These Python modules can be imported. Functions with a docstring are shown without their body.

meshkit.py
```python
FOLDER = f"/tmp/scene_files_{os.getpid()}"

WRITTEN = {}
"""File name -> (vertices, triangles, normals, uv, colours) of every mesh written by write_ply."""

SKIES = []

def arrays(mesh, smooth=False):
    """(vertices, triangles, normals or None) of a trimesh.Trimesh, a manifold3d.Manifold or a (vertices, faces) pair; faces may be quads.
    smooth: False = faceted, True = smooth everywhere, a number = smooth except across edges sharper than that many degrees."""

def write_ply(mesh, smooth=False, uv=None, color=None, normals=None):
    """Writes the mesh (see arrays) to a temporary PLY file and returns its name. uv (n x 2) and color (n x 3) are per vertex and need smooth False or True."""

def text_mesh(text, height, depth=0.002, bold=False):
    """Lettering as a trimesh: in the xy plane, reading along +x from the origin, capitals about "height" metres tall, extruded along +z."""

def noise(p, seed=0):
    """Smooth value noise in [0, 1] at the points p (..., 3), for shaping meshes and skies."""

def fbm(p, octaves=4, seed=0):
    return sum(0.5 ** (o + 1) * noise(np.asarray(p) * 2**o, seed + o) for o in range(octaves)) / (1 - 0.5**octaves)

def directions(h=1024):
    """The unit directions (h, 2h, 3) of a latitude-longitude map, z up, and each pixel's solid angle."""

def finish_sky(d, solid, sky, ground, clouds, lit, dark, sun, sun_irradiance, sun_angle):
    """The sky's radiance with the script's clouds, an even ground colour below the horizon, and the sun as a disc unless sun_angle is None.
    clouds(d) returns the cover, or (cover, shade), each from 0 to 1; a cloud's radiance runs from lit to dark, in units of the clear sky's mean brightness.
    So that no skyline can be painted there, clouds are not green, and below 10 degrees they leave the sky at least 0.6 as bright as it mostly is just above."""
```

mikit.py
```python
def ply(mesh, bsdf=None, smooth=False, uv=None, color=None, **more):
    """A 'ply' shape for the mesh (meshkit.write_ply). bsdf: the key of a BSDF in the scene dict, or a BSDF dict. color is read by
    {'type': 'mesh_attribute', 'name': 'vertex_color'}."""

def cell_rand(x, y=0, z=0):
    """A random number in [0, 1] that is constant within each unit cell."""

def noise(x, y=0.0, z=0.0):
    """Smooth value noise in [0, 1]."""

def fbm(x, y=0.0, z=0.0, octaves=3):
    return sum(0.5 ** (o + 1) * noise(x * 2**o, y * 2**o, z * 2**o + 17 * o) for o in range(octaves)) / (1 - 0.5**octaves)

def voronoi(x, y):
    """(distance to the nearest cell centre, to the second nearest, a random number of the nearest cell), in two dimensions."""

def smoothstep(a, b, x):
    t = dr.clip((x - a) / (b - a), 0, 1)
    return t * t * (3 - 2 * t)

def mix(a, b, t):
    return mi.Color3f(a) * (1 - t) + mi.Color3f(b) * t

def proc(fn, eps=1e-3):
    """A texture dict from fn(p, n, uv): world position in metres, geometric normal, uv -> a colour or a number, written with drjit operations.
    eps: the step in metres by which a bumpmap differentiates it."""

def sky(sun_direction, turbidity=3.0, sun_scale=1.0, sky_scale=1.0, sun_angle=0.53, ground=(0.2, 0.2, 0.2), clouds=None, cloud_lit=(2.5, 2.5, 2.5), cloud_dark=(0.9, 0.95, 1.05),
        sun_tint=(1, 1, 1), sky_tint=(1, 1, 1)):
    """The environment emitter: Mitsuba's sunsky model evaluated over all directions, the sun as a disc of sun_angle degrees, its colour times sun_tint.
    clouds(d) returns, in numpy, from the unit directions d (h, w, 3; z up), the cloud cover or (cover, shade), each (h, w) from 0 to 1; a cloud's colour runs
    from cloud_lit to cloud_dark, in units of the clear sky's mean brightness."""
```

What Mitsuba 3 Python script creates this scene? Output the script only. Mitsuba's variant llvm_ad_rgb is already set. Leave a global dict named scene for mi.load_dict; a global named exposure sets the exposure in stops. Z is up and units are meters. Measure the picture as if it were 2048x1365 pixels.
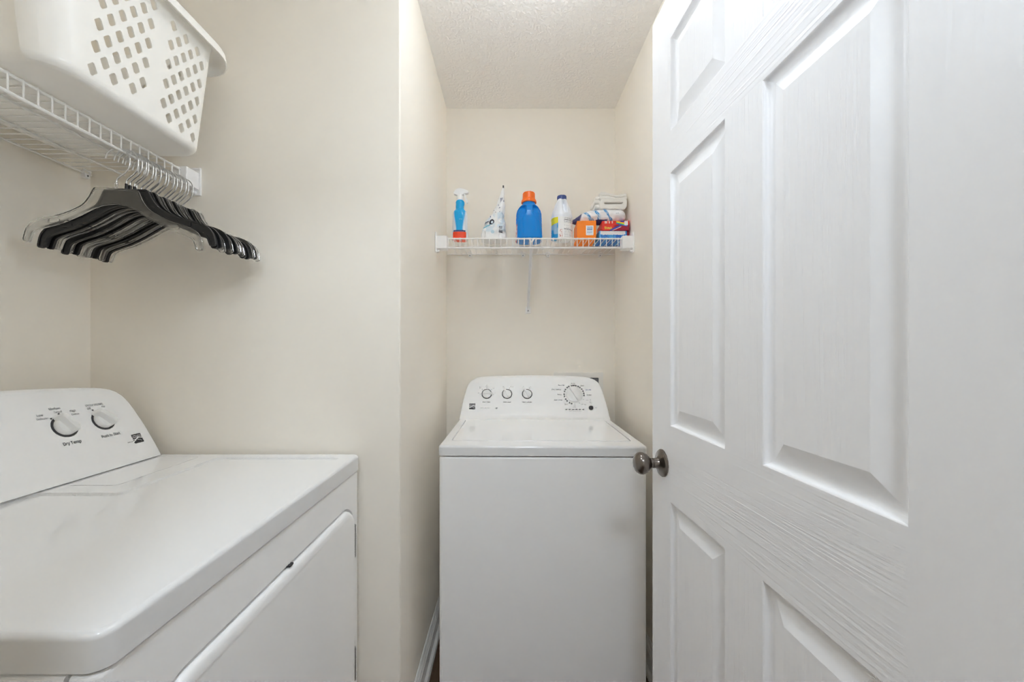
import math
import numpy as np
import trimesh
import shapely
from shapely import affinity
from shapely.geometry import Polygon, LineString, Point, box as sbox
from shapely.ops import unary_union
import manifold3d as m3
from manifold3d import Manifold, CrossSection
import drjit as dr
import mitsuba as mi
import mikit
import meshkit

T = mi.ScalarTransform4f
PI = math.pi
scene, labels = {'type': 'scene'}, {}

# ------------------------------------------------------------------ camera, lamp, added fill lights, exposure
exposure = 2.0
CAM_H, FOC = 1.214, 790.0
scene['camera'] = {'type': 'perspective', 'fov': math.degrees(2 * math.atan(1024 / FOC)), 'fov_axis': 'x', 'near_clip': 0.02, 'far_clip': 50.0,
                   'principal_point_offset_x': 9.0 / 2048, 'principal_point_offset_y': -19.5 / 1365,
                   'to_world': T().look_at(origin=[0, 0, CAM_H], target=[0, 1, CAM_H], up=[0, 0, 1])}
LAMP_POS, LAMP_R = (0.10, 1.05, 2.28), 0.063
LAMP_RGB = [x * 6.3 for x in (0.905, 0.985, 1.075)]
FILL_POS, FILL_R = (-0.12, 0.55, 1.80), 0.06  # unseen fill globe, added for its light
FILL_RGB = [x * 8.4 for x in (0.87, 0.985, 1.11)]
HALL_FILL_RGB = [x * 12.5 for x in (0.87, 0.985, 1.11)]  # strength of the fill light added in the hall

# ------------------------------------------------------------------ helpers
def add(key, mesh, mat, smooth=False, to_world=None, uv=None):
    if isinstance(mesh, dict):
        d = dict(mesh)
    else:
        d = mikit.ply(mesh, mat, smooth=smooth, uv=uv)
    if to_world is not None:
        d['to_world'] = to_world
    base, k = key, 0
    while key in scene:
        k += 1
        key = f'{base}_{k:03d}'
    scene[key] = d
    return key

def shape(mesh, mat, smooth=False):
    return mikit.ply(mesh, mat, smooth=smooth)

def lab(key, label=None, category=None, group=None, kind=None):
    e = {}
    if label: e['label'] = label
    if category: e['category'] = category
    if group: e['group'] = group
    if kind: e['kind'] = kind
    labels[key] = e

def tm(m):
    if isinstance(m, trimesh.Trimesh): return m
    q = m.to_mesh()
    return trimesh.Trimesh(np.array(q.vert_properties[:, :3], float), np.array(q.tri_verts, int), process=False)

def cat(*ms):
    return trimesh.util.concatenate([tm(m) for m in ms])

def xf(mesh, M):
    m = tm(mesh).copy(); m.apply_transform(M); return m

def frame(o, x, y, z):
    M = np.eye(4); M[:3, 0], M[:3, 1], M[:3, 2], M[:3, 3] = x, y, z, o
    return M

def bx(x0, x1, y0, y1, z0, z1):
    m = trimesh.creation.box((x1 - x0, y1 - y0, z1 - z0)); m.apply_translation(((x0 + x1) / 2, (y0 + y1) / 2, (z0 + z1) / 2)); return m

def mbox(x0, x1, y0, y1, z0, z1):
    return Manifold.cube((x1 - x0, y1 - y0, z1 - z0)).translate((x0, y0, z0))

def rbox(x0, x1, y0, y1, z0, z1, r, seg=16):
    s = Manifold.sphere(r, seg)
    return tm(Manifold.batch_hull([s.translate((x, y, z)) for x in (x0 + r, x1 - r) for y in (y0 + r, y1 - r) for z in (z0 + r, z1 - r)]))

def vbox(x0, x1, y0, y1, z0, z1, rv, rt, seg=32):
    """box with vertical edges rounded rv and top edges rounded rt (rt<=rv), flat bottom"""
    ps = []
    for x in (x0 + rv, x1 - rv):
        for y in (y0 + rv, y1 - rv):
            ps.append(Manifold.cylinder(z1 - z0 - rt, rv, rv, seg).translate((x, y, z0)))
            t = Manifold.revolve(CrossSection([[(0, -rt), (rv - rt, -rt)] + [(rv - rt + rt * math.cos(a), rt * math.sin(a)) for a in np.linspace(0, PI / 2, 7)] + [(0, rt)]]), seg)
            ps.append(t.translate((x, y, z1 - rt)))
    return Manifold.batch_hull(ps)

def cs(poly):
    polys = getattr(poly, 'geoms', [poly])
    loops = []
    for p in polys:
        loops.append(np.array(p.exterior.coords)[:-1])
        for h in p.interiors: loops.append(np.array(h.coords)[:-1])
    return CrossSection(loops, m3.FillRule.EvenOdd)

def ext(poly, h):
    return Manifold.extrude(cs(poly), h)

def loft(loops, cap0=True, cap1=True, closed=False):
    loops = [np.asarray(l, float) for l in loops]
    n = len(loops[0]); V = np.vstack(loops); F = []
    R = len(loops)
    i = np.arange(n); j = (i + 1) % n
    for r in range(R if closed else R - 1):
        a, b = r * n, ((r + 1) % R) * n
        F.append(np.stack([a + i, a + j, b + j], 1)); F.append(np.stack([a + i, b + j, b + i], 1))
    V = list(V)
    def cap(k, flip):
        c = len(V); V.append(loops[k].mean(0)); o = k % R * n if k >= 0 else (R - 1) * n
        f = np.stack([o + j, o + i, np.full(n, c)], 1)
        F.append(f[:, ::-1] if flip else f)
    if cap0 and not closed: cap(0, False)
    if cap1 and not closed: cap(R - 1, True)
    m = trimesh.Trimesh(np.array(V), np.vstack(F), process=False)
    return m

def fixn(m):
    m = tm(m)
    m.fix_normals()
    return m

def tube(path, r, seg=8, caps=True):
    P = np.asarray(path, float); n = len(P)
    rr = np.broadcast_to(np.asarray(r, float), (n,))
    t = np.gradient(P, axis=0); t /= np.linalg.norm(t, axis=1, keepdims=True)
    u = np.cross(t[0], [0.3, 0.5, 0.81]); u /= np.linalg.norm(u)
    loops = []
    for k in range(n):
        u = u - t[k] * (u @ t[k]); u /= np.linalg.norm(u); w = np.cross(t[k], u)
        a = np.arange(seg) * 2 * PI / seg
        loops.append(P[k] + rr[k] * (np.outer(np.cos(a), u) + np.outer(np.sin(a), w)))
    return loft(loops, caps, caps)

def bez(pts, n=24):
    """Catmull-Rom through pts"""
    P = np.asarray(pts, float); P = np.vstack([2 * P[0] - P[1], P, 2 * P[-1] - P[-2]])
    out = []
    for k in range(1, len(P) - 2):
        for t in np.linspace(0, 1, n, endpoint=False):
            p0, p1, p2, p3 = P[k - 1:k + 3]
            out.append(0.5 * (2 * p1 + (p2 - p0) * t + (2 * p0 - 5 * p1 + 4 * p2 - p3) * t * t + (3 * p1 - p0 - 3 * p2 + p3) * t ** 3))
    out.append(P[-2])
    return np.array(out)

def lathe(prof, seg=32):
    """revolve (r,z) profile about z, profile from bottom axis to top axis"""
    a = np.arange(seg) * 2 * PI / seg
    loops = [np.stack([r * np.cos(a), r * np.sin(a), np.full(seg, z)], 1) for r, z in prof]
    return fixn(loft(loops))

def sup(cx, cy, rx, ry, z, n=2.5, seg=40):
    a = np.arange(seg) * 2 * PI / seg
    c, s = np.cos(a), np.sin(a)
    return np.stack([cx + rx * np.sign(c) * np.abs(c) ** (2 / n), cy + ry * np.sign(s) * np.abs(s) ** (2 / n), np.full(seg, z)], 1)

def rrect(x0, x1, y0, y1, r, n=6):
    return sbox(x0 + r, y0 + r, x1 - r, y1 - r).buffer(r, quad_segs=n)

_txt = {}
def text(s, h, bold=False, depth=0.0003):
    k = (s, h, bold)
    if k not in _txt:
        m = meshkit.text_mesh(s, h, depth, bold)
        b = m.bounds; m.apply_translation((-(b[0, 0] + b[1, 0]) / 2, -h / 2, 0))
        _txt[k] = m
    return _txt[k].copy()

# ------------------------------------------------------------------ materials
def rgb(*c): return {'type': 'rgb', 'value': list(map(float, c))}
def pr(base, rough=0.5, **k):
    d = {'type': 'principled', 'base_color': base if isinstance(base, dict) else rgb(*base), 'roughness': rough}
    for a, v in k.items(): d[a] = v
    return {'type': 'twosided', 'b': d}
def bump(inner, fn, scale=1.0, eps=1e-3):
    return {'type': 'twosided', 'b': {'type': 'bumpmap', 'tex': mikit.proc(fn, eps), 'scale': float(scale), 'inner': inner['b'] if inner['type'] == 'twosided' else inner}}

WALL_RGB = (0.865, 0.82, 0.742)
def wall_bump(p, n, uv): return mikit.noise(p.x * 160, p.y * 160, p.z * 160) * 0.00022 + mikit.noise(p.x * 25, p.y * 25, p.z * 25) * 0.0004
scene['wall_paint'] = bump(pr(WALL_RGB, 0.5, specular=0.25), wall_bump, 1.0, 2e-3)
scene['ceiling_paint'] = pr((0.86, 0.83, 0.79), 0.7, specular=0.2)
scene['trim_paint'] = pr((0.84, 0.83, 0.81), 0.3)
DOOR = (0.83, 0.83, 0.845)
scene['door_paint'] = pr(DOOR, 0.38, specular=0.4)
scene['enamel_top_dimmed'] = pr((0.75, 0.75, 0.755), 0.07, specular=0.5)  # white enamel of the tops, colour dimmed in place of weaker light
scene['enamel_front_lifted'] = pr((0.90, 0.90, 0.90), 0.24, specular=0.45)  # same white enamel on the fronts, colour lifted in place of frontal light
scene['panel_plastic'] = pr((0.90, 0.90, 0.90), 0.24, specular=0.45)
scene['knob_plastic'] = pr((0.80, 0.80, 0.79), 0.33, specular=0.45)
scene['ink'] = pr((0.03, 0.03, 0.033), 0.5)
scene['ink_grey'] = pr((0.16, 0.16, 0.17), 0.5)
scene['ink_blue'] = pr((0.05, 0.06, 0.25), 0.5)
scene['dark_rubber'] = pr((0.02, 0.02, 0.022), 0.5)
scene['dark_gap'] = pr((0.05, 0.05, 0.055), 0.7)
scene['hinge_steel'] = pr((0.42, 0.42, 0.43), 0.3, metallic=1.0)
scene['chrome'] = pr((0.80, 0.81, 0.82), 0.14, metallic=1.0)
scene['pewter'] = pr((0.21, 0.185, 0.165), 0.2, metallic=1.0)
scene['wire_white'] = pr((0.86, 0.85, 0.83), 0.35, specular=0.5)
scene['bracket_white'] = pr((0.88, 0.87, 0.87), 0.35)
scene['basket_plastic'] = pr((0.90, 0.88, 0.84), 0.33, specular=0.45)
scene['hanger_black'] = pr((0.015, 0.015, 0.016), 0.3, specular=0.35)
scene['hanger_clear'] = {'type': 'blendbsdf', 'weight': 0.03, 'a': {'type': 'dielectric', 'int_ior': 1.45, 'ext_ior': 1.0, 'specular_transmittance': rgb(0.985, 0.98, 0.965)}, 'b': {'type': 'twosided', 'b': {'type': 'diffuse', 'reflectance': rgb(0.80, 0.77, 0.70)}}}
def floor_col(p, n, uv):
    plank = mikit.cell_rand(dr.floor(p.x / 0.13), dr.floor(p.y / 1.2 + mikit.cell_rand(dr.floor(p.x / 0.13)) * 3))
    g = mikit.fbm(p.x * 70, p.y * 5, 2.0, 3)
    return mikit.mix((0.06, 0.033, 0.018), (0.125, 0.072, 0.04), g * 0.6 + plank * 0.4)
scene['floor_wood'] = pr(mikit.proc(floor_col), 0.4)

# ------------------------------------------------------------------ structure
WL, WFAR, WB, WR, WN, CEIL = -1.230, 1.165, 1.997, 0.543, 0.20, 2.44
def wallbox(key, *b): add(key, bx(*b), 'wall_paint'); lab(key, kind='structure')
def wallpoly(key, pts):
    add(key, fixn(tm(ext(Polygon(pts), CEIL))), 'wall_paint', smooth=35); lab(key, kind='structure')
add('floor', bx(-1.8, 1.8, -2.0, 2.2, -0.1, 0.0), 'floor_wood'); lab('floor', kind='structure')
def textured_ceiling(x0, x1, y0, y1, step):
    nx, ny = int((x1 - x0) / step), int((y1 - y0) / step)
    X, Y = np.meshgrid(np.linspace(x0, x1, nx), np.linspace(y0, y1, ny), indexing='ij')
    P = np.stack([X, Y, X * 0], -1)
    w = meshkit.noise(P * 80, 3)[..., None] * np.array([0.006, 0.004, 0])
    a = meshkit.fbm((P + w) * [150, 150, 1], 2, 5)
    H = np.clip((a - 0.42) / 0.22, 0, 1)
    V = np.stack([X, Y, CEIL - 0.0002 - 0.0012 * H * H * (3 - 2 * H)], -1).reshape(-1, 3)
    i = np.arange(nx * ny).reshape(nx, ny)
    F = np.concatenate([np.stack([i[:-1, :-1], i[1:, 1:], i[1:, :-1]], -1).reshape(-1, 3), np.stack([i[:-1, :-1], i[:-1, 1:], i[1:, 1:]], -1).reshape(-1, 3)])
    return trimesh.Trimesh(V, F, process=False)
add('ceiling', cat(bx(-1.8, 1.8, -2.0, 2.2, CEIL + 0.001, CEIL + 0.1), textured_ceiling(-0.34, 0.56, 1.25, 2.01, 0.0018), textured_ceiling(-1.25, -0.34, 0.2, 1.2, 0.008)), 'ceiling_paint', smooth=60); lab('ceiling', kind='structure')
wallbox('wall_left', WL - 0.12, WL, WN, 1.4, 0, CEIL)
arc = [(-0.3215 + 0.0055 * math.sin(a), 1.1705 - 0.0055 * math.cos(a)) for a in np.linspace(0, PI / 2, 7)]
wallpoly('wall_middle', [(WL, WFAR)] + arc + [(-0.36, 1.25), (WL, 1.25)])
wallpoly('wall_alcove_left', [arc[-1], (-0.308, WB), (-0.42, WB), (-0.42, 1.25), (-0.36, 1.25)])
wallbox('wall_back', -0.42, WR + 0.12, WB, WB + 0.12, 0, CEIL)
wallbox('wall_right', WR, WR + 0.12, WN, WB, 0, CEIL)
# near wall with the doorway the picture is taken through
near = Manifold.cube((3.3, 0.11, CEIL)).translate((-1.6, 0.09, 0)) - mbox(-0.36, 0.425, 0.0, 0.3, -0.1, 2.06)
add('wall_near', tm(near), 'wall_paint'); lab('wall_near', kind='structure')
wallbox('wall_hall_back', -1.8, 1.8, -2.0, -1.9, 0, CEIL)
wallbox('wall_hall_left', -1.8, -1.7, -1.9, 0.09, 0, CEIL)
wallbox('wall_hall_right', 1.7, 1.8, -1.9, 0.09, 0, CEIL)

def baseboard(key, pts2, length, M, h=0.105):
    prof = [(0, 0), (0.026, 0), (0.026, 0.010), (0.022, 0.018), (0.013, 0.022), (0.013, h * 0.68), (0.010, h * 0.74), (0.010, h * 0.80), (0.006, h * 0.86), (0.0065, h * 0.93), (0.003, h), (0, h)]
    m = ext(Polygon(prof), length)
    add(key, fixn(xf(m, M)), 'trim_paint', smooth=20); lab(key, kind='structure')
# profile x -> away from wall, y -> up, extrude -> along y
baseboard('baseboard_left', None, 0.80, frame((-0.3125, 1.19, 0), (1, 0, 0), (0, 0, 1), (0, 1, 0)))
baseboard('baseboard_right', None, 0.95, frame((WR, 1.04, 0), (-1, 0, 0), (0, 0, 1), (0, 1, 0)), 0.115)
baseboard('baseboard_middle', None, 0.90, frame((WL, WFAR, 0), (0, -1, 0), (0, 0, 1), (1, 0, 0)))

# ------------------------------------------------------------------ lamp and added fill lights (outside the frame)
lamp_dome = trimesh.creation.icosphere(3, LAMP_R); lamp_dome.apply_translation(LAMP_POS)
d = shape(lamp_dome, 'trim_paint', True); d['emitter'] = {'type': 'area', 'radiance': rgb(*LAMP_RGB)}
add('pendant_lamp__bulb', d, None)
add('pendant_lamp__cord', tube([(LAMP_POS[0], LAMP_POS[1], LAMP_POS[2] + LAMP_R + 0.03), (LAMP_POS[0], LAMP_POS[1], CEIL)], 0.004), 'trim_paint', 40)
add('pendant_lamp__socket', xf(lathe([(0.02, 0), (0.024, 0.002), (0.022, 0.05), (0.008, 0.06)], 20), frame((LAMP_POS[0], LAMP_POS[1], LAMP_POS[2] + LAMP_R - 0.003), (1, 0, 0), (0, 1, 0), (0, 0, 1))), 'trim_paint', 40)
lab('pendant_lamp', 'white globe lamp hanging from the ceiling by the open door', 'lamp')
fb = trimesh.creation.icosphere(3, FILL_R); fb.apply_translation(FILL_POS)
d = shape(fb, 'trim_paint', True); d['emitter'] = {'type': 'area', 'radiance': rgb(*FILL_RGB)}
add('fill_globe__diffuser', d, None)  # fill globe added out of view to brighten the room
add('fill_globe__stem', tube([(FILL_POS[0], FILL_POS[1], FILL_POS[2] + FILL_R), (FILL_POS[0], FILL_POS[1], CEIL)], 0.012), 'trim_paint', 40)
lab('fill_globe', 'added fill light globe hanging out of view near the camera', 'lamp')
hl = lathe([(0.17, 0.0), (0.168, 0.03), (0.14, 0.065), (0.08, 0.085), (0.02, 0.09)], 32)
hl = xf(hl, frame((0.1, -0.75, CEIL - 0.001), (1, 0, 0), (0, -1, 0), (0, 0, -1)))
d = shape(fixn(hl), 'trim_paint', 40); d['emitter'] = {'type': 'area', 'radiance': rgb(*HALL_FILL_RGB)}
add('hall_fill_light', d, None); lab('hall_fill_light', 'added fill light on the hall ceiling behind the doorway', 'lamp')  # unseen fill added to brighten the room from behind the camera

# ------------------------------------------------------------------ open door
dv = np.array([0.038, -1.0, 0]); dv /= np.linalg.norm(dv)
DN = np.array([dv[1], -dv[0], 0.0])            # face normal, towards -x
if DN[0] > 0: DN = -DN
P0 = np.array([0.371, 1.010, 0.0])
# door local: x=u along door, y=z up, z=out of face
MD = frame(P0, dv, (0, 0, 1), DN)
DW, DZ0, DZ1, DT = 0.722, 0.012, 2.045, 0.035
US = [(0, 0.0995), (0.3145, 0.411), (0.622, DW)]
PU = [(0.0995, 0.3145), (0.411, 0.622)]
PZ = [(0.245, 0.866), (1.040, 1.624), (1.719, 1.934)]
RZ = [(DZ0, 0.245), (0.866, 1.040), (1.624, 1.719), (1.934, DZ1)]
def grained(u0, u1, z0, z1, upright):
    """a board with an embossed wood grain on its face: fine ridges that run along the board"""
    across, along = (u1 - u0, z1 - z0) if upright else (z1 - z0, u1 - u0)
    na, nl = int(across / 0.00065) + 2, int(along / 0.012) + 2
    A, L = np.meshgrid(np.linspace(0, across, na), np.linspace(0, along, nl), indexing='ij')
    U, Z = (u0 + A, z0 + L) if upright else (u0 + L, z0 + A)
    wv = meshkit.noise(np.stack([A * 16, L * 3.2, A * 0 + 3 + (0 if upright else 9)], -1)) * 0.016
    q = meshkit.noise(np.stack([(A + wv) * 430, L * 7, A * 0 + 5], -1), 2) * 0.65 + meshkit.noise(np.stack([(A + wv) * 900, L * 11, A * 0], -1), 6) * 0.35
    fade = np.clip(meshkit.noise(np.stack([A * 14, L * 2.5, A * 0 + 1], -1), 9) * 1.7 - 0.25, 0.15, 1)
    edge = np.clip(np.minimum(np.minimum(A, across - A), np.minimum(L, along - L) * 3) / 0.003, 0, 1)
    H = (q - 0.5) * (0.00068 if upright else 0.00062) * fade * edge
    V = np.stack([U, Z, H], -1).reshape(-1, 3)
    i = np.arange(na * nl).reshape(na, nl)
    F = np.concatenate([np.stack([i[:-1, :-1], i[1:, :-1], i[1:, 1:]], -1).reshape(-1, 3), np.stack([i[:-1, :-1], i[1:, 1:], i[:-1, 1:]], -1).reshape(-1, 3)])
    if not upright: F = F[:, ::-1]
    return trimesh.Trimesh(V, F, process=False)
def board(key, u0, u1, z0, z1, upright):
    sides = bx(u0, u1, z0, z1, -DT, 0)
    sides.update_faces(sides.face_normals[:, 2] < 0.5)
    m = cat(grained(u0, u1, z0, z1, upright), sides)
    add(key, xf(m, MD), 'door_paint', smooth=30)
for k, (a, b) in enumerate(US):
    if k != 1: board('door_1__stile', a, b, DZ0, DZ1, True)
    else:
        for z0, z1 in PZ: board('door_1__mullion', a, b, z0, z1, True)
for z0, z1 in RZ:
    board('door_1__rail', 0.0995, 0.622, z0, z1, False)
ov = bez([(0, 0, 0), (0.0012, -0.0006, 0), (0.0024, -0.0022, 0), (0.0031, -0.0048, 0), (0.0042, -0.0074, 0), (0.0065, -0.0096, 0), (0.0095, -0.0108, 0), (0.0125, -0.0110, 0), (0.0150, -0.0105, 0)], 3)[:, :2]
pprof = [tuple(q) for q in ov] + [(0.0410, -0.0018), (0.0416, -0.0015)]
for (u0, u1) in PU:
    for (z0, z1) in PZ:
        strips = []
        for sd_ in range(4):
            V, n_ = [], len(pprof)
            for i, dz in pprof:
                c4 = [(u0 + i, z0 + i, dz), (u1 - i, z0 + i, dz), (u1 - i, z1 - i, dz), (u0 + i, z1 - i, dz)]
                p_, q_ = np.array(c4[sd_]), np.array(c4[(sd_ + 1) % 4])
                V += [p_ + (q_ - p_) * t for t in np.linspace(0, 1, 9)]
            i9 = np.arange(n_ * 9).reshape(n_, 9)
            F = np.concatenate([np.stack([i9[:-1, :-1], i9[:-1, 1:], i9[1:, 1:]], -1).reshape(-1, 3), np.stack([i9[:-1, :-1], i9[1:, 1:], i9[1:, :-1]], -1).reshape(-1, 3)])
            strips.append(trimesh.Trimesh(np.array(V), F, process=False))
        fld = grained(u0 + 0.0416, u1 - 0.0416, z0 + 0.0416, z1 - 0.0416, True); fld.apply_translation((0, 0, -0.0015))
        back = bx(u0, u1, z0, z1, -DT, -0.014)
        add('door_1__panel', xf(cat(*strips, fld, back), MD), 'door_paint', smooth=17)
kn = [(0.0325, 0.0), (0.0325, 0.003), (0.0305, 0.0055), (0.026, 0.0075), (0.019, 0.0095), (0.0135, 0.013), (0.012, 0.018), (0.012, 0.0245)]
kb = [(0.0105, 0.0245), (0.0105, 0.027), (0.0122, 0.0275), (0.0122, 0.0305), (0.011, 0.031), (0.012, 0.033), (0.0175, 0.0355), (0.0225, 0.0405), (0.0255, 0.047), (0.0262, 0.053), (0.025, 0.059), (0.021, 0.0645), (0.014, 0.068), (0.006, 0.0695), (0.001, 0.07)]
MK = frame(MD[:3, :3] @ np.array([0.060, 0.944, 0]) + P0, dv, (0, 0, 1), DN)
add('door_1__knob', xf(lathe(kb, 48), MK), 'pewter', 40)
add('door_1__knob__rosette', xf(lathe(kn, 48), MK), 'pewter', 30)
lab('door_1', kind='structure'); lab('door_1__knob', 'round pewter door knob')
for z in (0.25, 1.02, 1.80):
    add('door_1__hinge', xf(cat(tube([(DW + 0.004, z - 0.045, -0.002), (DW + 0.004, z + 0.045, -0.002)], 0.006, 12), bx(DW, DW + 0.002, z - 0.045, z + 0.045, -0.03, 0)), MD), 'pewter', 40)

# ------------------------------------------------------------------ appliance builders
def console_mesh(outline, yf, yback, z0, lip=0.006):
    """symmetric arched outline [(half width, height)] from base to crown; front face y=yf(z)"""
    o = np.array(outline, float)
    # resample the outline smoothly
    c = bez(np.column_stack([o, np.zeros(len(o))]), 6)[:, :2]
    c[:, 1] = np.maximum.accumulate(c[:, 1]); c[-1, 0] = 0.0
    n = len(c)
    right = c[:-1]; left = c[::-1] * [-1, 1]
    ring = np.vstack([right, left])            # counter-clockwise seen from the front
    ctr = np.array([0, o[:, 1].max() * 0.45])
    nx = np.roll(ring, -1, 0) - np.roll(ring, 1, 0)
    nx[0] = ring[1] - ring[0]; nx[-1] = ring[-1] - ring[-2]
    nr = np.column_stack([nx[:, 1], -nx[:, 0]]); nr /= np.linalg.norm(nr, axis=1, keepdims=True)
    loops = []
    for ins, dy in ((lip, 0.0), (lip * 0.45, lip * 0.2), (lip * 0.12, lip * 0.55), (0, lip)):
        q = ring - nr * ins; q[:, 1] = np.maximum(q[:, 1], 0.0)
        loops.append(np.column_stack([q[:, 0], yf(q[:, 1]) + dy, q[:, 1]]))
    loops.append(np.column_stack([ring[:, 0], np.maximum(yback - 0.0 * ring[:, 1], yf(ring[:, 1]) + lip + 0.004), ring[:, 1]]))
    m = loft(loops, False, False)
    # front cap: ladder between right and left points
    f0 = loops[0]; N = len(ring); V = [f0]; F = []
    cols = 12
    R = n - 1
    grid = []
    for k in range(R):
        a, b = f0[k], f0[N - 1 - k]
        grid.append([a + (b - a) * t for t in np.linspace(0, 1, cols)])
    g = np.array(grid).reshape(-1, 3); tri = []
    for k in range(R - 1):
        for q in range(cols - 1):
            i = k * cols + q
            tri += [[i, i + 1, i + cols + 1], [i, i + cols + 1, i + cols]]
    tip = len(g); g = np.vstack([g, f0[R]])
    for q in range(cols - 1): tri.append([(R - 1) * cols + q, (R - 1) * cols + q + 1, tip])
    cap = trimesh.Trimesh(g, tri, process=False)
    bk = loops[-1]; back = loft([bk, bk * [1, 1, 1] + [0, 1e-4, 0]], False, True)
    m = cat(m, cap, back); m.merge_vertices(); m.fix_normals(); m.apply_translation((0, 0, z0))
    return m

TILT = 0.5
def face_frame(u, v, yf0, z0, off=0.0):
    """frame on the sloped face: x right, y up the slope, z out"""
    s = math.sqrt(1 + TILT * TILT)
    X = np.array([1.0, 0, 0]); Y = np.array([0, TILT, 1.0]) / s; Z = np.array([0, -1.0, TILT]) / s
    return frame(np.array([u, yf0 + TILT * v, z0 + v]) + Z * off, X, Y, Z)
def rot2(M, ang):
    R = np.eye(4); c, s = math.cos(ang), math.sin(ang); R[0, 0], R[0, 1], R[1, 0], R[1, 1] = c, -s, s, c
    return M @ R

def knob(thing, M, world, r_ring, r_base, ang, h, gw, glen, ring=True, w_in=0.78):
    """dial with printed dark ring, skirt and a raised grip bar pointing to ang"""
    k = add(thing + '__knob', xf(lathe([(r_base, 0.0), (r_base, 0.0035), (r_base * 0.94, h * 0.30), (r_base * 0.84, h * 0.40), (r_base * 0.3, h * 0.45), (0.0005, h * 0.45)], 40), M), 'knob_plastic', 35, world)
    g = []
    for s, zz in ((1.0, 0.002), (0.97, h * 0.7), (0.86, h * 0.94), (0.74, h)):
        wv = gw * (1.0 - 0.33 * zz / h)
        L0, L1 = glen * s, r_base * 0.98 * s
        g.append(np.array([(L0, 0.28 * wv, zz), (L0 * 0.93, 0.46 * wv, zz), (0, 0.5 * wv, zz), (-L1 * 0.8, 0.5 * wv, zz), (-L1, 0.3 * wv, zz), (-L1, -0.3 * wv, zz), (-L1 * 0.8, -0.5 * wv, zz), (0, -0.5 * wv, zz), (L0 * 0.93, -0.46 * wv, zz), (L0, -0.28 * wv, zz)]))
    add(k + '__grip', xf(fixn(loft(g)), rot2(M, ang)), 'knob_plastic', 30, world)
    if ring:
        a = Point(0, 0).buffer(r_ring, quad_segs=16).difference(Point(0, 0).buffer(r_ring * w_in, quad_segs=16))
        add(k + '__ring', xf(ext(a, 0.0006), M), 'ink', False, world)

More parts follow.
